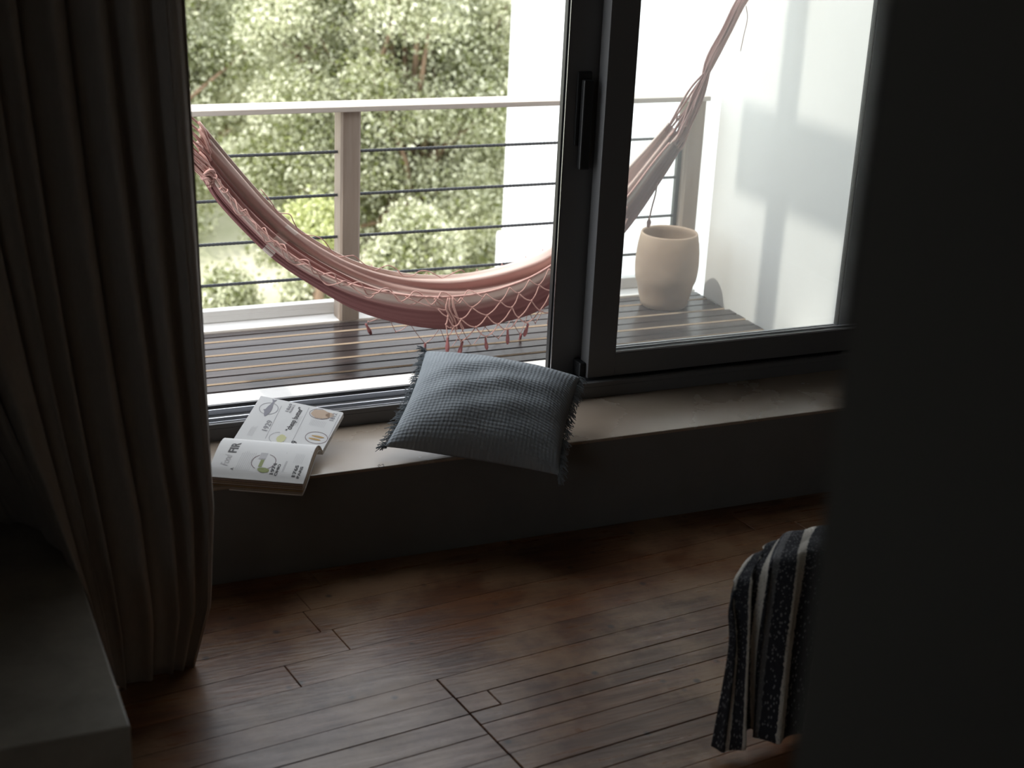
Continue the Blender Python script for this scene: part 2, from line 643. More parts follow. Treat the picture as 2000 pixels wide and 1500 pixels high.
def plank(e0, e1, n0, n1, h=0.0, g=0.0020):
    poly = [EU*e+NU*n for e, n in ((e0+g, n0+g), (e1-g, n0+g), (e1-g, n1-g), (e0+g, n1-g))]
    for fn in (lambda p: -0.004-p[1], lambda p: p[1]+3.9, lambda p: p[0]+1.25, lambda p: 4.85-p[0]):
        poly = clip(poly, fn)
        if len(poly) < 3:
            return
    k = len(poly)
    c = sum(poly)/k
    v = []
    for z, s in ((-0.018, 0), (h-0.0018, 0), (h, 0.0016)):
        for p in poly:
            d = c-p
            v.append((*(p+d/np.linalg.norm(d)*s*1.4), z))
    f = [tuple(2*k+i for i in range(k))]
    for l in (0, 1):
        f += [(l*k+i, l*k+(i+1) % k, (l+1)*k+(i+1) % k, (l+1)*k+i) for i in range(k)]
    sub('plank', v, f, 'plank', floor)


rows = [0.75, 0.62, 0.49, 0.36, 0.235, 0.11, -0.01, -0.13, -0.255, -0.385, -0.52, -0.65, -0.775, -0.902]
for a, b2 in zip(rows[1:], rows[:-1]):           # the boards between the header seam and the window
    cuts = [-1.4, random.uniform(-.6, .1), random.uniform(0.9, 1.2), random.uniform(2.3, 3.2), 5.2]
    if a == -0.902:
        cuts = [-1.4, -0.4, 3.4, 5.2]
    for c0, c1 in zip(cuts[:-1], cuts[1:]):
        plank(c0, c1, a, b2, random.uniform(-.0004, .0004), 0.0007)
right = [-0.902, -1.014, -1.095, -1.156, -1.245, -1.307, -1.392, -1.47, -1.56, -1.63, -1.72, -1.80]
while right[-1] > -4.3:
    right.append(right[-1]-random.uniform(0.075, 0.10))
for i, (b2, a) in enumerate(zip(right[:-1], right[1:])):
    e0 = 1.262
    cuts = [e0, e0+random.uniform(1.3, 2.4), 5.2]
    if i == 1:
        cuts = [e0, e0+0.10, 5.2]
    for c0, c1 in zip(cuts[:-1], cuts[1:]):
        plank(c0, c1, a, b2, random.uniform(-.0012, .0012))
left = [-0.902, -1.005, -1.10, -1.205, -1.31, -1.40]
while left[-1] > -4.3:
    left.append(left[-1]-random.uniform(0.09, 0.11))
for b2, a in zip(left[:-1], left[1:]):
    cuts = [-1.4, random.uniform(-.5, .2), 1.262]
    for c0, c1 in zip(cuts[:-1], cuts[1:]):
        plank(c0, c1, a, b2, random.uniform(-.0012, .0012))

tag(topbox('ceiling', (-1.3, 4.9, -6.6, 0.5, 2.75, 2.85), 'plaster'), kind='structure')
q = MB().box(-1.4, -1.3, -6.6, -4.1, -.1, 2.75).box(-1.4, -1.3, -2.3, 0.5, -.1, 2.75).box(-1.4, -1.3, -4.1, -2.3, -.1, 1.0).box(-1.4, -1.3, -4.1, -2.3, 2.3, 2.75)
tag(top('wall_left', q.v, q.f, 'plaster'), kind='structure')
w2 = root('fill_window', (-1.35, -3.2, 1.0), 'unseen side window added in the left wall to light the room', 'window', kind='structure')  # out of view, added as fill light for the room
q = MB()
for d_ in ((-4.1, -4.05, 1.0, 2.3), (-2.35, -2.3, 1.0, 2.3), (-3.225, -3.175, 1.05, 2.25), (-4.05, -2.35, 1.0, 1.05), (-4.05, -2.35, 2.25, 2.3)):
    q.box(-1.38, -1.32, *d_)
q.build('frame', 'frame', w2)
for y0_, y1_ in ((-4.05, -3.225), (-3.175, -2.35)):
    MB().box(-1.353, -1.347, y0_, y1_, 1.05, 2.25).build('glass_pane', 'glass', w2)
tag(topbox('wall_right', (4.9, 5.0, -6.6, 0.5, -.1, 2.75), 'plaster'), kind='structure')
tag(topbox('wall_back', (-1.4, 5.0, -6.7, -6.6, -.1, 2.75), 'plaster'), kind='structure')
# low wall under the window; its worn cement top is the sill
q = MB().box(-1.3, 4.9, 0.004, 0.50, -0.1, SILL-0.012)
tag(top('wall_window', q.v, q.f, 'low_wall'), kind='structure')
q = MB().box(-1.3, 4.9, 0.0, 0.50, SILL-0.012, SILL, bev=0.004)
tag(top('trim_3', q.v, q.f, 'concrete'), kind='structure')
q = MB().box(-1.3, WX0, 0.36, 0.54, SILL, 2.75).box(WX1, 4.9, 0.36, 0.54, SILL, 2.75).box(WX0, WX1, 0.36, 0.54, HEAD, 2.75)
tag(top('wall_facade', q.v, q.f, 'white_wall'), kind='structure')
# edge of the near wall beside the viewer
e0 = CAM + ray(1642, 750)*1.16
pl = [(e0[0], e0[1]), (4.9, e0[1]), (4.9, e0[1]+.14), (e0[0]+.26, e0[1]+.14)]          # splayed reveal
v = [(*p, z) for z in (0, 2.75) for p in pl]
tag(top('wall_near', v, [(3, 2, 1, 0), (4, 5, 6, 7)]+[(i, (i+1) % 4, 4+(i+1) % 4, 4+i) for i in range(4)], 'dark_paint'), kind='structure')

# cement bench at the left
q = MB().box(-1.298, 0.415, -1.393, -0.004, 0.0, 0.45, bev=0.005)
tag(top('cement_bench', q.v, q.f, 'bench'), 'dark grey cement bench block in the lower left corner beneath the curtain', 'bench')

# ------------------------------------------------------------------ window
win = root('window_1', (2.2, 0.40, SILL), 'charcoal aluminium sliding window above the cement sill', 'window', kind='structure')
fr = MB()
fr.box(WX0, WX1, 0.358, 0.530, SILL, 0.372, bev=0.002)
fr.box(WX0, WX1, 0.358, 0.374, 0.372, 0.388, bev=0.002)
fr.box(WX0, WX0+0.05, 0.358, 0.530, 0.388, HEAD, bev=0.002)
fr.box(WX1-0.05, WX1, 0.358, 0.530, 0.388, HEAD, bev=0.002)
fr.box(WX0, WX1, 0.358, 0.530, HEAD-0.05, HEAD, bev=0.002)
fr.box(WX0, WX1, 0.515, 0.530, 0.372, 0.392, bev=0.002)
fr.build('frame', 'frame', win)
MB().box(WX0+.05, WX1-.05, 0.4035, 0.4105, 0.371, 0.392, bev=0.001).build('track_rail', 'track', win)
MB().box(WX0+.05, WX1-.05, 0.478, 0.484, 0.371, 0.392, bev=0.001).build('track_rail', 'track', win)
MB().box(WX0+.05, WX1-.05, 0.3735, 0.3755, 0.3885, 0.3905).build('track_lip', 'track', win)


def sash(name, x0, x1, y0, y1, z0, z1, sw, rw):
    s = MB()
    s.box(x0, x0+sw, y0, y1, z0, z1, bev=0.002)
    s.box(x1-sw, x1, y0, y1, z0, z1, bev=0.002)
    s.box(x0+sw, x1-sw, y0, y1, z0, z0+rw, bev=0.002)
    s.box(x0+sw, x1-sw, y0, y1, z1-rw, z1, bev=0.002)
    o = s.build(name, 'frame', win)
    ym = (y0+y1)/2
    MB().box(x0+sw-.006, x1-sw+.006, ym-.003, ym+.003, z0+rw-.006, z1-rw+.006).build('glass_pane', 'glass', o)
    bd = MB()
    for yy in (y0+0.004, ym+0.006):
        bd.box(x0+sw, x1-sw, yy, yy+0.008, z0+rw, z0+rw+0.007, bev=0.0015)
    bd.build('glazing_bead', 'bead', o)
    g = MB()
    for (a0, a1, c0, c1) in ((x0+sw, x0+sw+.006, z0+rw, z1-rw), (x1-sw-.006, x1-sw, z0+rw, z1-rw)):
        g.box(a0, a1, ym-.012, ym+.012, c0, c1)
    g.box(x0+sw, x1-sw, ym-.012, ym+.002, z0+rw, z0+rw+.004)
    g.build('gasket', 'gasket', o)
    return o


inner = sash('inner_sash', 2.358, WX1-.052, 0.384, 0.446, 0.398, HEAD-.052, 0.110, 0.084)
outer = sash('sliding_sash', 2.248, WX1-.056, 0.462, 0.500, 0.394, HEAD-.052, 0.185, 0.072)
MB().box(2.2415, 2.2475, 0.474, 0.498, 0.40, HEAD-.06).build('edge_gasket', 'gasket', outer)
MB().box(2.2455, 2.2485, 0.4605, 0.4635, 0.40, HEAD-.06).build('edge_trim', 'track', outer)
MB().box(2.283, 2.337, 0.450, 0.463, 1.235, 1.49, bev=0.006).build('handle_plate', 'gasket', outer)
MB().box(2.296, 2.334, 0.425, 0.452, 1.155, 1.465, bev=0.007).build('handle', 'gasket', outer)
q = MB()
q.box(2.334, 2.359, 0.400, 0.462, 0.398, 0.452, bev=0.006)
bmp = q.build('stop_block', 'gasket', inner)
q = MB()
for z in (0.432, 0.444):
    q.box(2.3325, 2.3345, 0.414+(.444-z)*1.0, 0.418+(.444-z)*1.0, z, z+0.004)
q.build('screw', 'track', inner)

# ------------------------------------------------------------------ balcony
deck = tag(topbox('balcony_deck', (0.30, WALLX, 0.54, 1.86, DECK-0.16, DECK-0.032), 'subfloor'), kind='structure')
tag(topbox('trim_1', (0.30, WALLX, 0.545, 0.905, DECK-0.03, DECK+0.045), 'ledge', 0.004), kind='structure')   # pale outer sill
ys = [0.913, 0.945]
edges = [0.913, 0.952, 1.110, 1.268, 1.430, 1.592, 1.715]


def deck_board(y0, y1):
    g = 0.0075
    a, c = y0+g, y1-g
    mid = (a+c)/2
    t = DECK
    if c-a > 0.08:
        prof = [(a, t-.028), (a, t-.005), (a+.005, t), (mid-.007, t), (mid-.004, t-.006), (mid+.004, t-.006), (mid+.007, t), (c-.005, t),
                (c, t-.005), (c, t-.028)]
        edge_ids = (1, 7)
    else:
        prof = [(a, t-.028), (a, t-.006), (a+.006, t), (c-.006, t), (c, t-.006), (c, t-.028)]
        edge_ids = (1, 3)
    x0, x1 = 0.32, WALLX-random.uniform(0.004, 0.022)
    v = [(x0, y, z) for y, z in prof]+[(x1, y, z) for y, z in prof]
    k = len(prof)
    f = [(i, i+1, k+i+1, k+i) for i in range(k-1)]+[tuple(range(k-1, -1, -1)), tuple(range(k, 2*k))]
    o = sub('deck_board', v, f, 'deck', deck)
    o.data.materials.append(M['deck_arris'])
    for i in edge_ids:
        o.data.polygons[i].material_index = 1


for y0, y1 in zip(edges[:-1], edges[1:]):
    deck_board(y0, y1)
tag(topbox('trim_2', (0.30, WALLX-.01, 1.72, 1.86, DECK-0.05, DECK+0.006), 'ledge', 0.004), kind='structure')   # pale outer kerb of the deck
q = MB().box(WALLX, WALLX+0.16, 0.545, 1.66, -0.6, 3.2)
tag(top('wall_balcony', q.v, q.f, 'white_wall'), kind='structure')

# railing
rl = root('balcony_railing', (2.0, 1.76, DECK+.006), 'weathered timber balcony railing with thin ribbed steel bars', 'railing')
RY = 1.735
MB().box(0.35, 3.568, RY-.045, RY+.105, 1.142, 1.164, bev=0.003).build('handrail', 'rail_wood', rl)


def post(x0, x1):
    y0, y1, z0, z1, c = RY-.03, RY+.06, DECK+.007, 1.141, 0.009
    pts = [(x0+c, y0), (x1-c, y0), (x1, y0+c), (x1, y1), (x0, y1), (x0, y0+c)]
    v = [(x, y, z) for z in (z0, z1) for x, y in pts]
    k = len(pts)
    f = [(i, (i+1) % k, k+(i+1) % k, k+i) for i in range(k)]+[tuple(range(k-1, -1, -1)), tuple(range(k, 2*k))]
    return sub('post', v, f, 'post_wood', rl)


post(1.838, 1.925)
pr = post(3.472, 3.560)
post(0.40, 0.485)
bx = MB().box(3.452, 3.472, RY+.01, RY+.03, DECK+.01, 1.06)
bx.build('metal_angle', 'rod', rl)


def bar(z, r=0.006):
    n = 360
    xs = np.linspace(0.40, 3.462, n)
    rad = r*(1+0.22*(np.arange(n) % 2))
    v, f = tube(np.c_[xs, np.full(n, RY+.018), np.full(n, z)], rad, 6)
    sub('ribbed_bar', v, f, 'rod', rl)


for z in (0.968, 0.786, 0.606, 0.432):
    bar(z)
q = MB().box(0.35, 3.46, RY+.085, RY+.135, DECK+.007, DECK+.058, bev=0.003).box(0.35, 3.46, RY+.083, RY+.0855, DECK+.03, DECK+.036)
q.build('bottom_channel', 'ledge', rl)

# timber bracket added unseen over the balcony, to shade the white wall
rb = root('shadow_caster', (2.5, 0.54, 2.7), 'broad timber bracket with an upright, added unseen above the balcony for its shadow', 'caster')
MB().box(2.47, 2.53, 0.54, 1.38, 2.74, 3.05, bev=0.004).build('board', 'timber', rb)
MB().box(2.531, 2.60, 0.97, 1.12, 2.05, 3.45, bev=0.004).build('caster_upright', 'timber', rb)

# ------------------------------------------------------------------ pot
pc = (3.335, 1.562, DECK)
prof = [(0.0, 0.0), (0.098, 0.0), (0.106, 0.006), (0.112, 0.03), (0.120, 0.06), (0.129, 0.10), (0.139, 0.125), (0.1435, 0.16), (0.1455, 0.20),
        (0.143, 0.25), (0.138, 0.295), (0.132, 0.325), (0.130, 0.338), (0.1275, 0.343), (0.122, 0.342), (0.119, 0.336), (0.121, 0.32),
        (0.127, 0.28), (0.130, 0.20), (0.124, 0.12), (0.104, 0.05), (0.06, 0.03), (0.0, 0.028)]
v, f = lathe(prof, 56)
v = np.array(v)
ang = np.arctan2(v[:, 1], v[:, 0])
wv = 1+0.012*np.sin(2*ang+0.6)+0.008*np.sin(3*ang+v[:, 2]*9)
v[:, 0] *= wv
v[:, 1] *= wv
pot = top('clay_pot', v+np.array(pc), f, 'pot', True, origin=pc)
tag(pot, 'empty pale clay pot standing on the deck beside the white wall', 'pot')

# ------------------------------------------------------------------ hammock
YC = 1.12
ham = root('hammock', (2.2, YC, 0.4), 'dusty pink striped cotton hammock with knotted net fringe over the deck', 'hammock')
FPT = [(388, 238), (452, 312), (530, 398), (600, 457), (690, 507), (780, 530), (870, 535), (950, 525), (1030, 503), (1085, 476), (1150, 420),
       (1215, 340), (1265, 285), (1305, 238)]
NPT = [(408, 326), (440, 374), (500, 440), (560, 494), (640, 540), (730, 568), (830, 581), (920, 577), (1000, 557), (1065, 526), (1140, 470),
       (1215, 396), (1275, 318), (1322, 262)]
BPT = [(398, 345), (430, 392), (488, 455), (545, 506), (615, 553), (700, 602), (800, 631), (890, 638), (980, 625), (1060, 598), (1140, 535),
       (1225, 440), (1290, 345), (1335, 274)]
k = len(FPT)
wid = np.interp(np.arange(k), [0, 2, 5, 8, 11, 13], [0.035, 0.07, 0.13, 0.13, 0.085, 0.03])
F3 = np.array([aty(*p, YC+wid[i]) for i, p in enumerate(FPT)])
N3 = np.array([aty(*p, YC-wid[i]) for i, p in enumerate(NPT)])
B3 = np.array([aty(*p, YC-0.25*wid[i]) for i, p in enumerate(BPT)])
NS, NC = 150, 72
Fs, Ns, Bs = catmull(F3, NS), catmull(N3, NS), catmull(B3, NS)
sv = np.linspace(0, 1, NS)
cv = np.linspace(0, 1, NC)
ctrl = 2*Bs-(Ns+Fs)/2
V = np.empty((NS, NC, 3))
for j, c in enumerate(cv):
    V[:, j] = (1-c)**2*Ns+2*c*(1-c)*ctrl+c*c*Fs
dU = np.gradient(V, axis=0)
dV = np.gradient(V, axis=1)
Nn = np.cross(dU, dV)
Nn /= np.linalg.norm(Nn, axis=2)[:, :, None]+1e-9
ss, cc = np.meshgrid(sv, cv, indexing='ij')
size = np.linalg.norm(Fs-Ns, axis=1)[:, None]
amp = np.interp(sv, [0, .2, .5, .8, 1], [0.018, 0.018, 0.017, 0.018, 0.014])[:, None]
fold = (np.sin(2*math.pi*(6.5*cc+0.35*np.sin(5*ss)))*0.7+np.sin(2*math.pi*(11*cc-0.7*ss)+1.3)*0.55+np.sin(2*math.pi*(17*cc+0.5*ss))*0.45)
inside = np.clip((cc-0.42)/0.12, 0.25, 1)
fold = np.where(np.abs(fold) > 0, np.sign(fold)*np.abs(fold)**0.8, 0)
V += Nn*(fold*amp*inside)[:, :, None]
uvs = np.stack([ss, cc], 2).reshape(-1, 2)
fab = sub('cloth', V.reshape(-1, 3), grid(NS, NC), 'hammock', ham, True, uvs)
md = fab.modifiers.new('thick', 'SOLIDIFY')
md.thickness = 0.003
md.offset = 0

# rolled hem cord and lacing along the near rim
lac = MB()
lac.tube(Ns[4:-4]+np.array([0, -.006, .004]), 0.0045, 6)
lp = []
for i in range(2, int(NS*0.56), 1):
    t = i*1.05
    lp.append(Ns[i]+np.array([0.004*math.sin(t*1.7), -0.010+0.012*math.sin(t), 0.006+0.016*math.cos(t*0.9)-0.012*(i % 7 == 0)]))
lac.tube(catmull(lp, len(lp)*3), 0.0024, 5)
lp = []
for i in range(6, int(NS*0.5), 2):
    t = i*0.8+1.0
    lp.append(Ns[i]+np.array([0.006*math.sin(t*1.3), -0.012-0.008*math.sin(t), -0.010+0.020*math.sin(t*0.8)]))
lac.tube(catmull(lp, len(lp)*4), 0.0022, 5)
lp = []
for i in range(20, int(NS*0.5), 2):
    t = i*0.9
    lp.append(Fs[i]+np.array([0.006*math.sin(t*1.3), -0.02-0.006*math.sin(t), 0.004+0.016*math.sin(t*0.8)]))
lac.tube(catmull(lp, len(lp)*4), 0.0020, 5)
lac.build('rim_lacing', 'cord', ham, True)


# knotted net hanging from the near rim
def rim(sp_, src):
    t = np.clip(sp_, 0, 1)*(NS-1)
    i = int(min(t, NS-2))
    return lerp(src[i], src[i+1], t-i)


def net(src, s0, s1, cols, rows_, drop, yoff, rad, seed, bunch=None):
    rr = random.Random(seed)
    P = {}
    for r_ in range(rows_+1):
        for c in range(-1, cols+2):
            u_ = (c+(0.5 if r_ % 2 else 0))/cols
            p = rim(s0+(s1-s0)*u_, src).copy()
            endf = min(1.0, max(0.25, 1.25-abs(u_-0.5)*1.1))
            d = drop*r_/rows_*endf
            p[2] -= d
            p[1] += yoff-0.02*math.sin(d*14)
            if r_:
                p += np.array([rr.uniform(-.010, .010), rr.uniform(-.006, .006), rr.uniform(-.010, .010)])
            if bunch is not None and r_ and u_ < bunch[1]:
                b0 = rim(s0+(s1-s0)*bunch[0], src)
                kf = (1-u_/bunch[1])*0.8
                p[0] = lerp(p[0], b0[0]+0.02*r_/rows_, kf*min(1, r_/1.5))
            P[r_, c] = p
    m_ = MB()
    ends = []
    for r_ in range(rows_):
        for c in range(0, cols+1):
            a = P[r_, c]
            for nc in ((c, c-1) if r_ % 2 == 0 else (c, c+1)):
                if (r_+1, nc) not in P or nc < 0 or nc > cols:
                    continue
                b_ = P[r_+1, nc]
                mid = (a+b_)/2+np.array([0, -.003, -0.004-0.004*rr.random()])
                m_.tube(catmull([a, mid, b_], 6), rad, 5)
    for r_ in range(1, rows_+1):                  # small knots
        for c in range(0, cols+1):
            p = P[r_, c]
            m_.tube([p+np.array([0, 0, .005]), p, p-np.array([0, 0, .005])], [rad*.8, rad*1.9, rad*.8], 5)
    for c in range(0, cols+1):
        ends.append(P[rows_, c])
    return m_, ends


near, ends_n = net(Ns, 0.43, 0.83, 9, 4, 0.175, -0.012, 0.0024, 3, bunch=(0.20, 0.30))
near.build('net_fringe', 'cord', ham, True)
far, ends_f = net(Fs, 0.34, 0.80, 10, 4, 0.335, 0.02, 0.0015, 5)
far.build('net_fringe', 'cord', ham, True)
# bunched cords where the net is caught up on the rim
b0 = rim(0.50, Ns)
q = MB()
for i in range(6):
    dx = random.uniform(-.02, .02)
    a = b0+np.array([dx*0.6, -.016, .004])
    q.tube(catmull([a, a+np.array([dx*.5-.004, -.012, -.04]), a+np.array([.018+dx*.3, -.012, -.085]), a+np.array([.032+dx*.9, -.008, -.13])], 12), 0.0026, 5)
q.build('caught_cords', 'cord', ham, True)
tp = lathe([(0.0, 0.026), (0.004, 0.024), (0.0052, 0.016), (0.0046, 0.008), (0.0078, -0.008), (0.0082, -0.022), (0.0045, -0.034), (0.0, -0.036)], 8)
tme = mesh('tassel', *tp, smooth=True)
tme.materials.append(M['tassel'])
for i, p in enumerate(ends_n[1:]+ends_f[::2]):
    o = link('tassel', tme, None, ham)
    o.location = p-np.array([0, 0, .026])-WORLD[ham.name]
    o.rotation_euler = (random.uniform(-.3, .3), random.uniform(-.5, .5), random.uniform(0, 3))
    o.scale = (0.9+0.3*random.random(),)*2+(0.8+0.4*random.random(),)

# end cords and hanging ropes
anchorR = np.array([WALLX+.002, YC+.02, 1.98])
meetR = aty(1390, 122, YC)
topR = aty(1456, -4, YC+.005)
q = MB()
for i in range(30):
    c = (i+0.5)/30
    j = int(c*(NC-1))
    a = V[-1, j]
    a0 = V[-4, j]
    m1 = lerp(a, meetR, 0.55)+np.array([random.uniform(-.014, .014), random.uniform(-.012, .012), random.uniform(-.012, .012)])
    off = np.array([random.uniform(-.022, .022), random.uniform(-.018, .018), random.uniform(-.012, .012)])
    q.tube(catmull([a0, a, m1, meetR+off, lerp(meetR, topR, .5)+off*1.0+np.array([random.uniform(-.006, .006)]*3), topR+off*1.0, lerp(topR, anchorR, .6)+off*.8, anchorR], 30), 0.0042, 5)
for i in range(8):                                # cross knots that hold the cords together near the cloth
    j0 = int((i+.3)/8*(NC-1))
    j1 = min(NC-1, j0+10)
    a, b_ = lerp(V[-1, j0], meetR, .10), lerp(V[-1, j1], meetR, .17)
    q.tube(catmull([a, (a+b_)/2+np.array([0, -.006, .006]), b_], 8), 0.004, 5)
q.build('end_cords', 'cord', ham, True)
q = MB()
a = topR+np.array([0.0, -.01, -.03])
q.tube(catmull([a, a+np.array([.012, 0, -.05]), a+np.array([.002, 0, -.12]), a+np.array([-.006, 0, -.18])], 14), 0.0016, 5)
q.build('loose_thread', 'cord', ham, True)
anchorL = np.array([0.34, 1.0, 1.95])
q = MB()
for i in range(24):
    c = (i+0.5)/24
    j = int(c*(NC-1))
    a, a0 = V[0, j], V[4, j]
    off = np.array([random.uniform(-.02, .02), random.uniform(-.02, .02), random.uniform(-.02, .02)])
    q.tube(catmull([a0+np.array([0, -.008, .004]), a+np.array([0, -.012, .008]), lerp(a, anchorL, .25)+off, lerp(a, anchorL, .6)*[1, 1, 1]+off*.7, anchorL], 20), 0.0042, 5)
for i in range(12):
    j0 = int(i/12*(NC-1))
    a, b_ = V[3, j0]+np.array([.0, -.012, .01]), V[1, min(NC-1, j0+9)]+np.array([-.02, -.016, .016])
    q.tube(catmull([a, (a+b_)/2+np.array([0, -.008, .01]), b_], 8), 0.0055, 5)
q.build('end_cords', 'cord', ham, True)
# loose strand with a tuft at the right end
a, b_ = aty(1286, 332, YC-.03), aty(1268, 428, YC-.03)
q = MB().tube(catmull([a, aty(1281, 375, YC-.035), aty(1274, 402, YC-.03), b_], 16), 0.0032, 5)
q.tube([b_+np.array([0, 0, .004]), b_-np.array([0, 0, .012]), b_-np.array([0.002, 0, .034])], [0.003, 0.010, 0.006], 7)
q.build('loose_strand', 'cord', ham, True)
for p_ in (anchorR, anchorL):
    q = MB()
    q.tube([p_+np.array([0.012*math.cos(t), 0, 0.012*math.sin(t)-.004]) for t in np.linspace(0, 2*math.pi, 14)], 0.004, 6)
    q.build('hook', 'rod', ham, True)
# small wooden arm that carries the left hook
q = MB().box(0.30, 0.38, 0.54, 1.06, 1.955, 2.05, bev=0.004)
tag(top('hook_beam', q.v, q.f, 'timber'), 'short timber arm on the facade behind the curtain holding the hammock', 'beam')

# ------------------------------------------------------------------ outdoors
far_b = root('neighbouring_building', (6.3, 5.6, -4.2), 'plain white building beyond the railing to the right of the tree', 'building')
pa, pb = aty(1000, 0, 5.3), aty(968, 500, 5.22)
zb = aty(970, 458, 5.22)[2]


def slab(x0, y0, length, depth, z0, z1):
    ex_, ey_ = np.array([0.92, -0.39]), np.array([0.46, 0.888])
    c_ = [np.array([x0, y0])+ex_*a+ey_*b_ for a, b_ in ((0, 0), (length, 0), (length, depth), (0, depth))]
    v_ = [(*p, z) for z in (z0, z1) for p in c_]
    return v_, [(3, 2, 1, 0), (4, 5, 6, 7)]+[(i, (i+1) % 4, 4+(i+1) % 4, 4+i) for i in range(4)]


sub('upper_wall', *slab(pa[0], 5.3, 6.5, 1.9, -4.2, 4.5), 'white_wall', far_b)
sub('lower_wall', *slab(pb[0], 5.22, 6.5, 0.10, -4.2, zb), 'white_wall', far_b)

q = MB()
gx, gy = np.linspace(-14, 14, 57), np.linspace(2.2, 26, 49)
G = np.array([[(x, y, -4.2+max(0, y-9.5)*0.30+0.12*math.sin(x*.9+y*.6)) for y in gy] for x in gx]).reshape(-1, 3)
gr = top('ground', G, grid(57, 49), 'ground', True)
tag(gr, kind='structure')


def leaves(centres, radii, n, size, seed, shell=0.55):
    r_ = np.random.default_rng(seed)
    k_ = len(centres)
    which = r_.choice(k_, n, p=np.prod(radii, axis=1)**(2/3)/np.sum(np.prod(radii, axis=1)**(2/3)))
    d = r_.normal(size=(n, 3))
    d /= np.linalg.norm(d, axis=1)[:, None]
    rad = r_.uniform(shell**3, 1, n)**(1/3)
    p = centres[which]+d*rad[:, None]*radii[which]+r_.normal(size=(n, 3))*0.065
    nrm = d*0.4+r_.normal(size=(n, 3))*0.8+np.array([0, -0.1, 0.35])
    nrm /= np.linalg.norm(nrm, axis=1)[:, None]
    a = np.cross(nrm, r_.normal(size=(n, 3)))
    a /= np.linalg.norm(a, axis=1)[:, None]
    b_ = np.cross(nrm, a)
    s = size*r_.uniform(0.6, 1.25, n)[:, None]
    v = np.stack([p-a*s, p-b_*s*.52+nrm*s*.12, p+a*s, p+b_*s*.52+nrm*s*.12], 1).reshape(-1, 3)
    tint = np.clip(r_.beta(0.7, 0.7, n)+0.5*(r_.random(k_)[which]-.5), 0, 1)
    return v, tint


def leaf_obj(centres, radii, n, size, seed, material, parent, shell=0.55):
    v, tint = leaves(np.asarray(centres), np.asarray(radii), n, size, seed, shell)
    v = v-WORLD[parent.name]
    me = bpy.data.meshes.new('foliage')
    me.vertices.add(4*n)
    me.vertices.foreach_set('co', v.ravel())
    me.loops.add(4*n)
    me.loops.foreach_set('vertex_index', np.arange(4*n, dtype=np.int32))
    me.polygons.add(n)
    me.polygons.foreach_set('loop_start', np.arange(0, 4*n, 4, dtype=np.int32))
    at = me.attributes.new('tint', 'FLOAT', 'FACE')
    at.data.foreach_set('value', tint.astype(np.float32))
    me.update(calc_edges=True)
    me.validate()
    o = link('foliage', me, material, parent)
    o['kind'] = 'stuff'
    return o


def tree(name, base, spread, crown_c, crown_r, clumps, n, size, seed, material, label, cat='tree'):
    rr = np.random.default_rng(seed)
    t = root(name, base, label, cat, 'trees beyond the railing')
    cs, rs, br = [], [], []
    cc_, cr_ = np.array(crown_c), np.array(crown_r)
    for i in range(clumps):
        d = rr.normal(size=3)
        d /= np.linalg.norm(d)
        c = cc_+d*cr_*rr.uniform(0.35, 0.95)
        cs.append(c)
        rs.append(np.array([1, 1, 0.8])*rr.uniform(0.24, 0.50)*spread)
    b_ = np.array(base, float)
    hub = np.array([lerp(b_[0], cc_[0], .5), lerp(b_[1], cc_[1], .5), lerp(b_[2], cc_[2], .62)])
    v, f = tube(catmull([b_, lerp(b_, hub, .5)+np.array([.12, 0, 0]), hub, lerp(hub, cc_, .6), cc_], 14), np.linspace(.20, .07, 14)*spread, 8)
    sub('trunk', v, f, 'bark', t, True)
    for i in range(0, clumps, 2):
        st_ = lerp(hub, cc_, rr.uniform(0, .9))
        v, f = tube(catmull([st_, lerp(st_, cs[i], .5)+rr.normal(size=3)*.12, cs[i]], 8), np.linspace(.055, .012, 8)*spread, 6)
        sub('branch', v, f, 'bark', t, True)
    leaf_obj(cs, rs, n, size, seed+1, material, t, 0.35)
    return t


tree('evergreen_tree', (4.9, 9.6, -4.2), 0.85, (5.0, 9.6, -0.35), (1.75, 0.9, 2.8), 125, 190000, 0.027, 11, 'leaf',
     'large pale green evergreen tree right of the middle railing post, against the white building')
tree('evergreen_tree', (1.7, 11.2, -4.2), 0.85, (2.3, 11.2, 0.1), (1.9, 0.7, 2.2), 100, 150000, 0.027, 23, 'leaf',
     'pale green evergreen tree behind the railing next to the curtain')
tree('evergreen_tree', (5.4, 14.8, -2.6), 1.4, (5.4, 14.8, 0.3), (4.6, 1.2, 3.6), 110, 140000, 0.040, 37, 'leaf',
     'distant evergreen tree filling the gaps behind the two nearer crowns')
tree('young_shrub', (3.68, 8.2, -4.2), 0.36, (3.68, 8.2, -1.05), (0.12, 0.16, 0.20), 8, 7000, 0.024, 41, 'leaf_bright',
     'bright yellow-green sapling seen just left of the middle railing post', 'shrub')
tree('young_shrub', (2.96, 8.7, -4.2), 0.42, (2.93, 8.7, -1.85), (0.18, 0.2, 0.28), 10, 13000, 0.026, 43, 'leaf',
     'small round shrub beside the curtain, low behind the railing bars', 'shrub')
tree('young_shrub', (3.82, 8.55, -4.2), 0.42, (3.80, 8.55, -1.88), (0.28, 0.15, 0.26), 14, 18000, 0.026, 47, 'leaf',
     'low shrub behind the lowest railing bar left of the middle post', 'shrub')
tree('young_shrub', (4.42, 7.75, -4.2), 0.40, (4.42, 7.75, -1.24), (0.28, 0.15, 0.26), 14, 20000, 0.026, 53, 'leaf',
     'low shrub behind the hammock right of the middle post', 'shrub')

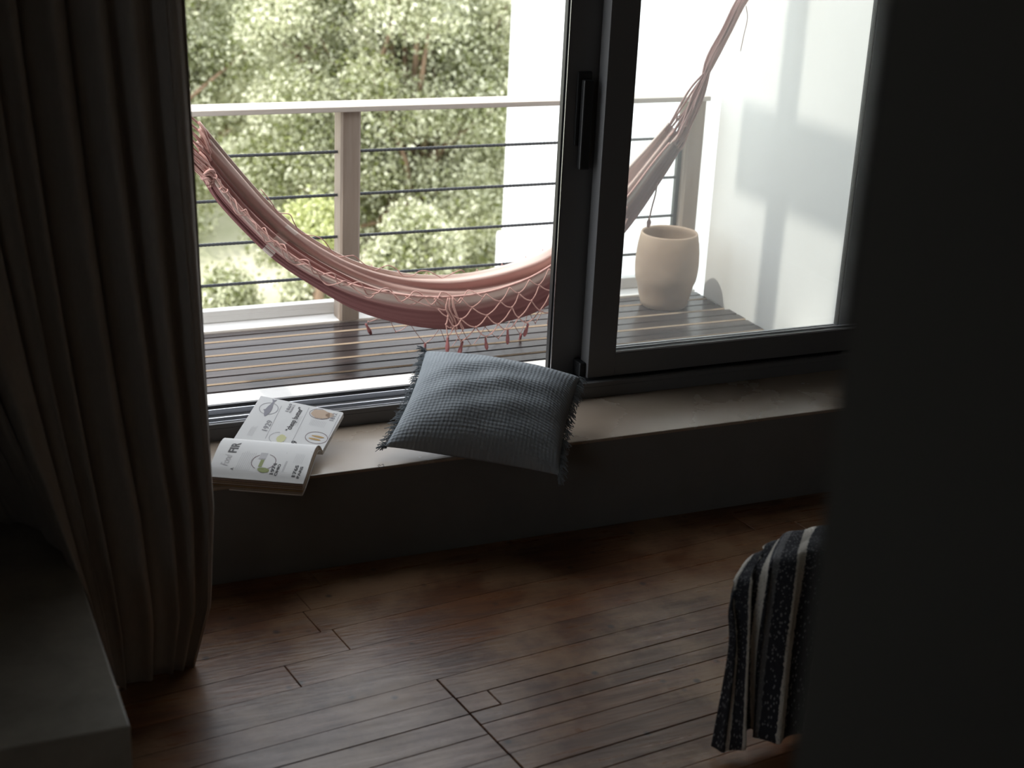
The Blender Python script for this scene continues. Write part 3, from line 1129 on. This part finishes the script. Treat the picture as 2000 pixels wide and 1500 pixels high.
# ------------------------------------------------------------------ curtain
NU_, NV_ = 260, 90
hem = catmull([(-0.35, -0.30, 0.447), (0.0, -0.30, 0.447), (0.20, -0.30, 0.447), (0.325, -0.34, 0.447), (0.390, -0.52, 0.447), (0.428, -0.66, 0.40),
               (0.470, -0.60, 0.16), (0.535, -0.50, -0.002), (0.640, -0.47, -0.003), (0.700, -0.46, -0.003), (0.746, -0.445, -0.003)], NU_)
us = np.linspace(0, 1, NU_)
topx = -0.62+(0.735+0.62)*us**1.0
Vc = np.empty((NU_, NV_, 3))
ph = 2*math.pi*(13.0*us+0.45*np.sin(7*us)+0.25*np.sin(17*us+1)+0.15*np.sin(29*us))
prof_f = np.sin(ph)+0.35*np.sin(2.1*ph+.6)
for j, v_ in enumerate(np.linspace(0, 1, NV_)):
    z = lerp(2.70, hem[:, 2], v_)
    k1 = v_**1.9
    x = lerp(topx, hem[:, 0], k1)
    y = lerp(np.full(NU_, -0.42), hem[:, 1], v_**2.4)
    bul = np.exp(-((us-1)/0.28)**2)
    x += bul*(-0.012+0.062*np.interp(v_, [0, .3, .55, .82, .93, 1], [0.0, 0.55, 0.85, 1.15, 0.85, 0]))
    a = np.interp(v_, [0, .5, .85, 1], [.030, .040, .034, .010])*np.interp(us, [0, .45, .8, 1], [1, 1, .9, .55])
    y = y+a*prof_f*1.15
    x = x+0.012*np.sin(ph*1.0+1.2+2*v_)
    Vc[:, j] = np.c_[x, y, z]
# belly of cloth above the lower folds
Vc[:, :, 1] -= 0.05*np.exp(-((us[:, None]-.72)/.16)**2)*np.exp(-((np.linspace(0, 1, NV_)[None, :]-.86)/.1)**2)
# turned-back edge
turn = []
for k_ in range(1, 7):
    t = k_/6
    turn.append(Vc[-1]+np.array([-.020*math.sin(t*2.2)*1.0+0.006*math.sin(t*6), 0.050*t, 0]))
Vc = np.concatenate([Vc, np.array(turn)], 0)
cur = top('curtain', Vc.reshape(-1, 3), grid(len(Vc), NV_), 'curtain', True)
tag(cur, 'heavy taupe linen curtain gathered at the left side of the window', 'curtain')
md = cur.modifiers.new('thick', 'SOLIDIFY')
md.thickness = 0.004
md.offset = 0
# stitched edge of the curtain
o = MB().tube(Vc[NU_-1]+np.array([.002, -.002, 0]), 0.0035, 6)
sub('hem_seam', o.v, o.f, 'curtain', cur, True)
o = MB().tube(Vc[NU_-8]+np.array([.000, -.006, 0]), 0.0028, 6)
sub('hem_seam', o.v, o.f, 'curtain', cur, True)

# ------------------------------------------------------------------ cushion
BL, BR, TR, TL = aty(752, 872, 0.070), aty(1092, 928, -0.195), aty(1134, 737, 0.125), aty(831, 686, 0.395)
n = 72
uu = np.linspace(-1, 1, n)
nrm = np.cross(BR-BL, TL-BL)
nrm /= np.linalg.norm(nrm)


def pillow(side, nn=n):
    V_ = np.empty((nn, nn, 3))
    for i, u_ in enumerate(uu):
        for j, v_ in enumerate(uu):
            pu, pv = u_*(1-0.055*(1-v_*v_)), v_*(1-0.05*(1-u_*u_))
            s_, t_ = (pu+1)/2, (pv+1)/2
            p = lerp(lerp(BL, BR, s_), lerp(TL, TR, s_), t_)
            h = max(0.0, (1-u_*u_)*(1-v_*v_))**0.52
            up = 0.142 if side > 0 else 0.055
            dent = 0.012*math.exp(-((u_+.35)/.22)**2-((v_-.75)/.12)**2)-0.008*math.exp(-((u_+.5)/.3)**2-((v_-.45)/.2)**2)
            wr = 0.0045*math.sin(9*u_+4*v_)*h+0.004*math.sin(13*v_-5*u_+1)*h
            V_[i, j] = p+nrm*side*(h*up+(wr-dent)*h+0.0015)
    return V_


up_, dn_ = pillow(1), pillow(-1)
vv = np.concatenate([up_.reshape(-1, 3), dn_.reshape(-1, 3)])
g1 = grid(n, n)
g2 = [tuple(n*n+i for i in reversed(q_)) for q_ in grid(n, n)]
ring = [(i, 0) for i in range(n)]+[(n-1, j) for j in range(1, n)]+[(i, n-1) for i in range(n-2, -1, -1)]+[(0, j) for j in range(n-2, 0, -1)]
ids = [i*n+j for i, j in ring]
g3 = [(ids[i], n*n+ids[i], n*n+ids[(i+1) % len(ids)], ids[(i+1) % len(ids)]) for i in range(len(ids))]
U2 = np.array([((i+1)/2, (j+1)/2) for i in uu for j in uu])
cush = root('cushion', (1.85, 0.1, SILL), 'blue-grey gauze cushion with frayed edges lying on the cement sill', 'cushion')
sub('cover', vv, g1+g2+g3, 'gauze', cush, True, np.concatenate([U2, U2]))


def fringe(edge, outd, count, length, seed):
    rr = random.Random(seed)
    m_ = MB()
    for i in range(count):
        t = (i+rr.random())/count*(len(edge)-1)
        k_ = min(int(t), len(edge)-2)
        p = lerp(edge[k_], edge[k_+1], t-k_)
        l_ = length*rr.uniform(.5, 1.2)
        tip = p+outd*l_+np.array([rr.uniform(-.012, .012), rr.uniform(-.012, .012), rr.uniform(-.016, .004)])
        mid = lerp(p, tip, .5)+np.array([rr.uniform(-.005, .005), rr.uniform(-.005, .005), rr.uniform(-.002, .007)])
        v_, f_ = tube(catmull([p-outd*.006, mid, tip], 5), 0.0011, 4, False)
        m_.add(v_, f_)
    return m_


eL = (up_[0]+dn_[0])/2
eR = (up_[-1]+dn_[-1])/2
ex = (BR-BL)/np.linalg.norm(BR-BL)
for e_, d_, s_ in ((eL, -ex, 1), (eR, ex*.8+np.array([0, -.1, -.5]), 2)):
    o = fringe(e_, d_, 330, 0.020, s_).build('frayed_fringe', 'gauze_thread', cush)
    o['kind'] = 'stuff'
q = MB()
for c_, d_ in ((BL, np.array([-.8, -.1, -.12])), (TL, np.array([-.75, .25, .35])), (BR, np.array([.25, -.3, -.9]))):
    for i in range(26):
        tip = c_+d_*random.uniform(.012, .036)+np.array([random.uniform(-.009, .009) for _ in range(3)])
        q.tube(catmull([c_+np.array([random.uniform(-.006, .006) for _ in range(3)]), lerp(c_, tip, .5)+np.array([0, 0, .004]), tip], 5), 0.0013, 4, False)
q.build('corner_tuft', 'gauze_thread', cush)['kind'] = 'stuff'

# ------------------------------------------------------------------ open book
bk = root('open_book', (1.2, 0.15, SILL), 'thick paperback lying open on the sill beside the curtain', 'book')
SR, TRb, TLb = atz(630, 880, 0.362), atz(672, 806, 0.428), atz(510, 773, 0.446)
eh = TLb-TRb
H = np.linalg.norm(eh)
eh = eh/H                                        # from page foot (right) to page head (left)
ew = TRb-SR
ew = ew-eh*(ew@eh)
W = np.linalg.norm(ew)
ew = ew/W
en = np.cross(eh, ew)
en = en if en[2] > 0 else -en


def far_page(a, b_, up=0.0):                      # a: from the head, b: out from the spine
    return SR+eh*(H-a)+ew*b_+en*up


T1 = 0.017
q = []
cornr = [(0, -0.055), (H, -0.002), (H, W-.004), (H-.004, W), (0, W)]
v = [far_page(a, b_, 0) for a, b_ in cornr]+[far_page(a, b_, -T1) for a, b_ in cornr]
kk = len(cornr)
sub('right_block', v, [tuple(range(kk)), tuple(range(2*kk-1, kk-1, -1))]+[(i, kk+i, kk+(i+1) % kk, (i+1) % kk) for i in range(kk)], 'paper', bk)
# near half: pages arch up from the spine and droop over the sill edge
FR = aty(592, 945, -0.085)
FRb = aty(581, 975, -0.092)
eh2 = np.array([-0.93, 0.36, 0.06])/np.linalg.norm([-0.93, 0.36, 0.06])             # the near half lies a little askew
dn2 = FR-SR
dn2 = dn2-eh2*(dn2@eh2)
shift = (FR-SR)@eh2
prof_t = []                                      # profile in (along, up) measured in the plane across the spine
ln = np.linalg.norm(dn2)
ed = dn2/ln
eu = np.cross(eh2, ed)
eu = eu if eu[2] > 0 else -eu
tp_ = catmull([(0.0, 0.0), (0.006, 0.017), (0.026, 0.031), (0.055, 0.034), (0.11, 0.029), (0.18, 0.016), (ln, 0.0)], 40)
bt_ = catmull([(0.004, -0.004), (0.016, 0.008), (0.045, 0.012), (0.09, -0.004), (0.15, -0.020), (0.20, -0.033), (ln-0.004, -0.046)], 40)
arc = np.r_[0, np.cumsum(np.linalg.norm(np.diff(tp_, axis=0), axis=1))]
ARC = arc[-1]


def near_page(a, b_, up=0.0):
    t = np.interp(b_, arc, np.arange(40))
    i = int(min(t, 38))
    p = lerp(tp_[i], tp_[i+1], t-i)
    tg = tp_[i+1]-tp_[i]
    tg = tg/np.linalg.norm(tg)
    nr = np.array([-tg[1], tg[0]])
    p = p+nr*up
    return SR+eh2*(H-a+shift*min(1, b_/ARC))+ed*p[0]+eu*p[1]


def sheet(t0, t1, name, material, a0=0.0, a1=None, skip=0):
    """a bundle of leaves between two depths of the near block (0 top, 1 bottom)"""
    a1 = H if a1 is None else a1
    v, f = [], []
    idx = range(skip, 40)
    for i in idx:
        for t in (t0, t1):
            p = lerp(tp_[i], bt_[i], t)
            for a in (a0, a1):
                v.append(SR+eh2*(H-a+shift*i/39)+ed*p[0]+eu*p[1])
    m_ = len(list(idx))
    for i in range(m_-1):
        b0_, b1_ = i*4, (i+1)*4
        f += [(b0_, b0_+1, b1_+1, b1_), (b0_+2, b1_+2, b1_+3, b0_+3), (b0_, b1_, b1_+2, b0_+2), (b0_+1, b0_+3, b1_+3, b1_+1)]
    f += [(0, 2, 3, 1), ((m_-1)*4, (m_-1)*4+1, (m_-1)*4+3, (m_-1)*4+2)]
    return sub(name, v, f, material, bk, False)


tones = [((0.80, 0.79, 0.78), 'paper_top'), ((0.30, 0.21, 0.18), None), ((0.62, 0.52, 0.44), None), ((0.22, 0.15, 0.13), None),
         ((0.55, 0.42, 0.30), None), ((0.34, 0.23, 0.16), None), ((0.66, 0.56, 0.47), None), ((0.20, 0.13, 0.11), None),
         ((0.50, 0.33, 0.14), None), ((0.30, 0.22, 0.17), None), ((0.58, 0.50, 0.42), None), ((0.26, 0.19, 0.16), None)]
cuts = [0.0, 0.05, 0.12, 0.20, 0.26, 0.36, 0.43, 0.52, 0.58, 0.66, 0.74, 0.82, 0.875]
for i, (c, nm) in enumerate(tones):
    pm = mat('leaf_edge', c, 0.7, 0.8, 60, stretch=(1, 1, 1), base2=tuple(x*.72 for x in c))
    sheet(cuts[i], cuts[i+1]-0.006, 'page_bundle', M['paper'] if i == 0 else pm, a0=0.0006*(i % 3), a1=H-0.0012*((i*2) % 4), skip=0 if i in (0, 4, 8) else 1)
sheet(0.885, 0.985, 'back_cover', 'paper')


def fpx(x, y):                                   # picture position -> (a, b) on the far page
    d = ray(x, y)
    t = ((SR-CAM)@en)/(d@en)
    p = CAM+d*t-SR
    return H-p@eh, p@ew


def pix(p):
    d = np.asarray(p)-CAM
    w_ = d@_f
    return np.array([1000+FPX*(d@_r)/w_, 750-FPX*(d@_u)/w_])


def npx(x, y):                                   # picture position -> (a, b) on the arched near page
    g = np.array([H*0.5, ARC*0.6])
    for _ in range(25):
        e_ = pix(near_page(*g))-np.array([x, y])
        J = np.array([(pix(near_page(g[0]+1e-4, g[1]))-pix(near_page(*g)))/1e-4, (pix(near_page(g[0], g[1]+1e-4))-pix(near_page(*g)))/1e-4]).T
        g = g-np.linalg.solve(J, e_)*0.7
        g[1] = np.clip(g[1], 0.03, ARC)
    return g[0], g[1]


def flat_shape(name, polys, page, material, up=0.0006):
    """polys: list of outlines in page coordinates (a, b)"""
    v, f = [], []
    for pl in polys:
        o_ = len(v)
        v += [page(a, b_, up) for a, b_ in pl]
        f.append(tuple(range(o_, o_+len(pl))))
    return sub(name, v, f, material, bk)


def ring_shape(name, c, ra, rb, page, material, t=0.0022, arcs=((0, 1),), rot=0.0):
    v, f = [], []
    for s0, s1 in arcs:
        n_ = 48
        o_ = len(v)
        for i in range(n_+1):
            th = 2*math.pi*lerp(s0, s1, i/n_)+rot
            for e_ in (-t/2, t/2):
                v.append(page(c[0]+(ra+e_)*math.cos(th), c[1]+(rb+e_)*math.sin(th), 0.0006))
        f += [(o_+2*i, o_+2*i+1, o_+2*i+3, o_+2*i+2) for i in range(n_)]
    return sub(name, v, f, material, bk)


def blob(c, ra, rb, n_=24, j=0.0, rot=0.0):
    out = []
    for i in range(n_):
        t = 2*math.pi*i/n_
        k_ = 1+random.uniform(-j, j)
        x_, y_ = ra*k_*math.cos(t), rb*k_*math.sin(t)
        out.append((c[0]+x_*math.cos(rot)-y_*math.sin(rot), c[1]+x_*math.sin(rot)+y_*math.cos(rot)))
    return out


def text(body, c, size, page, material, left_page, width=None, bold=0.0, up=0.0007, shear=0.0, spacing=1.0):
    """c: (a, b) of the start of the baseline"""
    cu = bpy.data.curves.new('lettering', 'FONT')
    cu.body = body
    cu.size = size
    cu.offset = bold
    cu.shear = shear
    cu.space_character = spacing
    cu.resolution_u = 3
    to = bpy.data.objects.new('lettering_source', cu)
    COL.objects.link(to)
    dg = bpy.context.evaluated_depsgraph_get()
    me = to.evaluated_get(dg).to_mesh()
    vs = np.array([tuple(p.co) for p in me.vertices])
    fs = [tuple(p.vertices) for p in me.polygons]
    to.evaluated_get(dg).to_mesh_clear()
    bpy.data.objects.remove(to)
    bpy.data.curves.remove(cu)
    if not len(vs):
        return
    sx = 1.0
    if width:
        sx = width/(vs[:, 0].max()-vs[:, 0].min())
    pts = []
    for x_, y_, _ in vs:
        a = c[0]-y_
        b_ = c[1]-x_*sx if left_page else c[1]+x_*sx
        pts.append(page(a, b_, up))
    return sub('lettering', pts, fs, material, bk)


def serif_bars(c, size, n_, width, page, material, left_page):
    """small slab serifs under a row of figures"""
    polys = []
    for i in range(n_):
        x0 = width*(i+0.10)/n_
        x1 = width*(i+0.80)/n_
        for y0 in (0.0,):
            s = -1 if left_page else 1
            polys.append([(c[0]-y0, c[1]+s*x0), (c[0]-y0, c[1]+s*x1), (c[0]-y0-size*.07, c[1]+s*x1), (c[0]-y0-size*.07, c[1]+s*x0)])
    return flat_shape('lettering', polys, page, material, 0.0007)


def lines(c0, c1, count, step, page, material, th=0.0010, left_page=False, ragged=0.15):
    """rows of print too small to read; c0, c1: (a, b) of the first row's ends"""
    polys = []
    for i in range(count):
        a = c0[0]+step*i
        b1_ = lerp(c0[1], c1[1], 1-random.random()*ragged)
        segs = np.linspace(c0[1], b1_, 5)
        for s0, s1 in zip(segs[:-1], segs[1:]):
            polys.append([(a, s0), (a, s1), (a+th, s1), (a+th, s0)])
    return flat_shape('fine_print', polys, page, material, 0.0005)


P_, Q_ = far_page, near_page
# --- far page
c = fpx(525, 798)
ring_shape('illustration', c, 0.031, 0.028, P_, 'ring_grey')
h_, t_ = np.array(fpx(516, 813)), np.array(fpx(536, 783))
ax = t_-h_
la = np.linalg.norm(ax)
ax = ax/la
px_ = np.array([-ax[1], ax[0]])
fish = [(0.0, 0), (0.10, .10), (0.28, .20), (0.36, .34), (0.42, .22), (0.62, .17), (0.80, .07), (0.92, .06), (1.08, .20), (1.04, .02), (1.10, -.16),
        (0.92, -.05), (0.80, -.07), (0.60, -.17), (0.40, -.22), (0.18, -.17), (0.04, -.08)]
flat_shape('illustration', [[tuple(h_+ax*la*x_+px_*la*y_*0.62) for x_, y_ in fish]], P_, 'fish_ink', 0.0009)
c = fpx(520, 844)
text('1929', c, 0.026, P_, 'grey_ink', False, 0.050, 0.0006)
c = fpx(562, 806)
text('1869', c, 0.016, P_, 'grey_ink', False, 0.040, 0.0004)
c = fpx(568, 807)
text('FRANCE', c, 0.010, P_, 'grey_ink', False, 0.040, 0.0002)
c0, c1 = np.array(fpx(566, 843)), np.array(fpx(593, 797))
text('\u201ccheap butter\u201d', c0, 0.025, P_, 'ink', False, float(np.linalg.norm(c1-c0)), 0.0006)
c = fpx(626, 809)
ring_shape('illustration', c, 0.037, 0.024, P_, 'ring_ink', arcs=((.25, .95),), t=0.0016)
flat_shape('illustration', [blob(c, .033, .021, 30, .07), blob((c[0]+.032, c[1]+.004), .014, .012, 16, .12)], P_, 'tan_ink')
c = fpx(650, 824)
text('1812', c, 0.021, P_, 'grey_ink', False, 0.038, 0.0004)
c = fpx(618, 855)
ring_shape('illustration', c, 0.037, 0.027, P_, 'ring_ink', t=0.0017)
for dx, dy in ((0.003, 0.006), (-.003, -.008)):
    flat_shape('illustration', [blob((c[0]+dx, c[1]+dy), .021, .0042, 16, .08)], P_, 'orange_ink')
c = fpx(547, 856)
ring_shape('illustration', c, 0.036, 0.028, P_, 'ring_grey', t=0.0013, arcs=((.05, .60),), rot=math.pi/2)
flat_shape('illustration', [blob((c[0]+.004, c[1]), .015, .018, 22, .1)], P_, 'yellow_ink')
c = fpx(575, 873)
text('29', c, 0.026, P_, 'ink', False, 0.026, 0.0006)
for p0, p1 in (((518, 857), (550, 793)), ((569, 866), (604, 796)), ((640, 858), (664, 810))):
    a, b_ = fpx(*p0), fpx(*p1)
    d_ = np.array(b_)-np.array(a)
    pn = np.array([-d_[1], d_[0]])/np.linalg.norm(d_)*0.0006
    flat_shape('rule_line', [[tuple(np.array(a)-pn), tuple(np.array(b_)-pn), tuple(np.array(b_)+pn), tuple(np.array(a)+pn)]], P_, 'grey_ink')
a, b_ = fpx(482, 850), fpx(486, 838)
lines(a, (a[0], b_[1]+.02), 5, 0.004, P_, 'pale_ink')
a = fpx(603, 830)
lines(a, (a[0], a[1]+.032), 10, 0.0055, P_, 'pale_ink')
a = fpx(573, 832)
lines(a, (a[0], a[1]+.055), 3, 0.005, P_, 'pale_ink')
# --- near page


def ntext(body, p0, p1, size, material, bold=0.0, shear=0.0):
    (a0_, b0_), (a1_, b1_) = npx(*p0), npx(*p1)
    text(body, ((a0_+a1_)/2, b0_), size, Q_, material, True, abs(b0_-b1_), bold, shear=shear)


ntext('FIR', (459, 885), (473, 866), 0.036, 'ink', 0.0010)
ntext('Food', (444, 910), (455, 889), 0.034, 'pale_ink', 0.0002, .3)
c = npx(455, 918)
text('A', c, 0.013, Q_, 'ink', True, None, 0.0004)
a, b_ = npx(461, 918), npx(478, 880)
lines((a[0]-.004, a[1]), (a[0]-.004, b_[1]), 8, 0.0058, Q_, 'pale_ink', 0.0011)
cN = npx(515, 902)
ring_shape('illustration', cN, 0.036, 0.038, Q_, 'ring_ink', t=0.0020, arcs=((.54, .93), (.08, .40)), rot=math.pi/2)
c = npx(510, 905)
flat_shape('illustration', [[(c[0]-.005, c[1]-.017), (c[0]+.006, c[1]-.017), (c[0]+.006, c[1]+.017), (c[0]-.005, c[1]+.017)]], Q_, 'green_ink', 0.0009)
c = npx(514, 918)
flat_shape('illustration', [blob(c, .019, .0105, 22, .08, .15)], Q_, 'green_ink', 0.0009)
c = npx(513, 893)
flat_shape('illustration', [[(c[0]-.010, c[1]-.022), (c[0]+.012, c[1]-.022), (c[0]+.012, c[1]+.010), (c[0]-.010, c[1]+.010)]], Q_, 'pale_ink', 0.0007)
ntext('1974', (530, 929), (542, 907), 0.0140, 'ink', 0.0006)
ntext('OHIO', (540, 930), (549, 907), 0.0115, 'ink', 0.0004)
ntext('1765', (575, 934), (583, 911), 0.0140, 'ink', 0.0006)
ntext('PARIS', (584, 935), (592, 912), 0.0115, 'ink', 0.0004)
for p0, p1 in (((541, 928), (561, 884)), ((586, 937), (608, 882))):
    a, b_ = npx(*p0), npx(*p1)
    flat_shape('rule_line', [[(a[0], a[1]), (a[0], b_[1]), (a[0]+.0008, b_[1]), (a[0]+.0008, a[1])]], Q_, 'grey_ink', 0.0005)
a = npx(550, 922)
lines(a, (a[0], a[1]-.055), 2, 0.0032, Q_, 'grey_ink', 0.0013)
a = npx(572, 905)
lines(a, (a[0], a[1]-.055), 6, 0.0050, Q_, 'pale_ink', 0.0008)

# small curl of thread at the sill edge
p = aty(738, 911, 0.0)
cl = MB().tube([np.array([p[0]+.006*math.cos(t)+.002*t, -0.004+.003*math.sin(t), SILL+.0045+.004*math.sin(t)]) for t in np.linspace(0, 9, 30)], 0.0008, 5)
o = top('thread_curl', cl.v, cl.f, 'gauze_thread', True)
tag(o, 'tiny curl of thread on the sill edge between book and cushion', 'thread')

# ------------------------------------------------------------------ bench and throw at the right
lb = root('low_bench', (2.5, -1.19, 0.0), 'low dark wooden bench under the striped throw, mostly hidden by the near wall', 'bench')
MB().box(2.17, 3.1, -1.272, -1.165, 0.445, 0.482, bev=0.006).build('seat', 'bench_wood', lb)
for x0 in (2.19, 2.98):
    for y0 in (-1.268, -1.202):
        MB().box(x0, x0+.045, y0, y0+.035, 0.0, 0.445, bev=0.003).build('leg', 'bench_wood', lb)
nu, nv = 110, 90
low = catmull([(1.905, -1.313, 0.020), (1.945, -1.350, 0.018), (1.985, -1.345, 0.022), (2.022, -1.318, 0.050), (2.035, -1.335, 0.030), (2.085, -1.350, 0.016),
               (2.16, -1.34, 0.016), (2.26, -1.33, 0.016), (2.40, -1.335, 0.016)], nu)
mid = catmull([(1.918, -1.318, 0.30), (1.950, -1.335, 0.30), (1.972, -1.322, 0.30), (2.000, -1.305, 0.30), (2.030, -1.333, 0.30), (2.095, -1.322, 0.30),
               (2.18, -1.315, 0.30), (2.29, -1.312, 0.30), (2.44, -1.31, 0.30)], nu)
upp = catmull([(1.914, -1.305, 0.425), (1.942, -1.308, 0.450), (1.978, -1.300, 0.47), (2.010, -1.292, 0.475), (2.055, -1.305, 0.490), (2.120, -1.292, 0.492),
               (2.22, -1.288, 0.494), (2.33, -1.286, 0.494), (2.48, -1.286, 0.494)], nu)
bck = catmull([(2.020, -1.245, 0.490), (2.060, -1.217, 0.500), (2.110, -1.190, 0.503), (2.160, -1.165, 0.505), (2.210, -1.145, 0.508), (2.27, -1.138, 0.506),
               (2.36, -1.136, 0.504), (2.46, -1.136, 0.503), (2.58, -1.136, 0.503)], nu)
crn = lerp(upp, bck, 0.5)+np.array([-0.006, 0, 0.020])
dnb = bck+np.array([0.02, 0.028, -0.10])
Vt = np.empty((nu, nv, 3))
for i in range(nu):
    Vt[i] = catmull([low[i], mid[i], upp[i], crn[i], bck[i], dnb[i]], nv)
    w_ = i/(nu-1)
    Vt[i, :, 1] -= (0.5+0.5*np.sin(2*math.pi*(5.2*w_+0.25*np.linspace(0, 1, nv))))*np.interp(np.linspace(0, 1, nv), [0, .3, .6, .8, 1], [.020, .026, .016, .006, 0])
    Vt[i, :, 0] += 0.008*np.sin(2*math.pi*(5.2*w_+.2))*np.interp(np.linspace(0, 1, nv), [0, .3, .6, .8, 1], [1, 1, .8, .4, 0])
ut = np.linspace(0, 1, nu)
vt = np.linspace(0, 1, nv)
uvt = np.array([(a, b_) for a in ut for b_ in vt])
th_ = top('striped_throw', Vt.reshape(-1, 3), grid(nu, nv), 'throw', True, uvt)
md = th_.modifiers.new('thick', 'SOLIDIFY')
md.thickness = 0.005
md.offset = 1
tag(th_, 'black and cream striped woven throw draped over the low bench', 'throw')
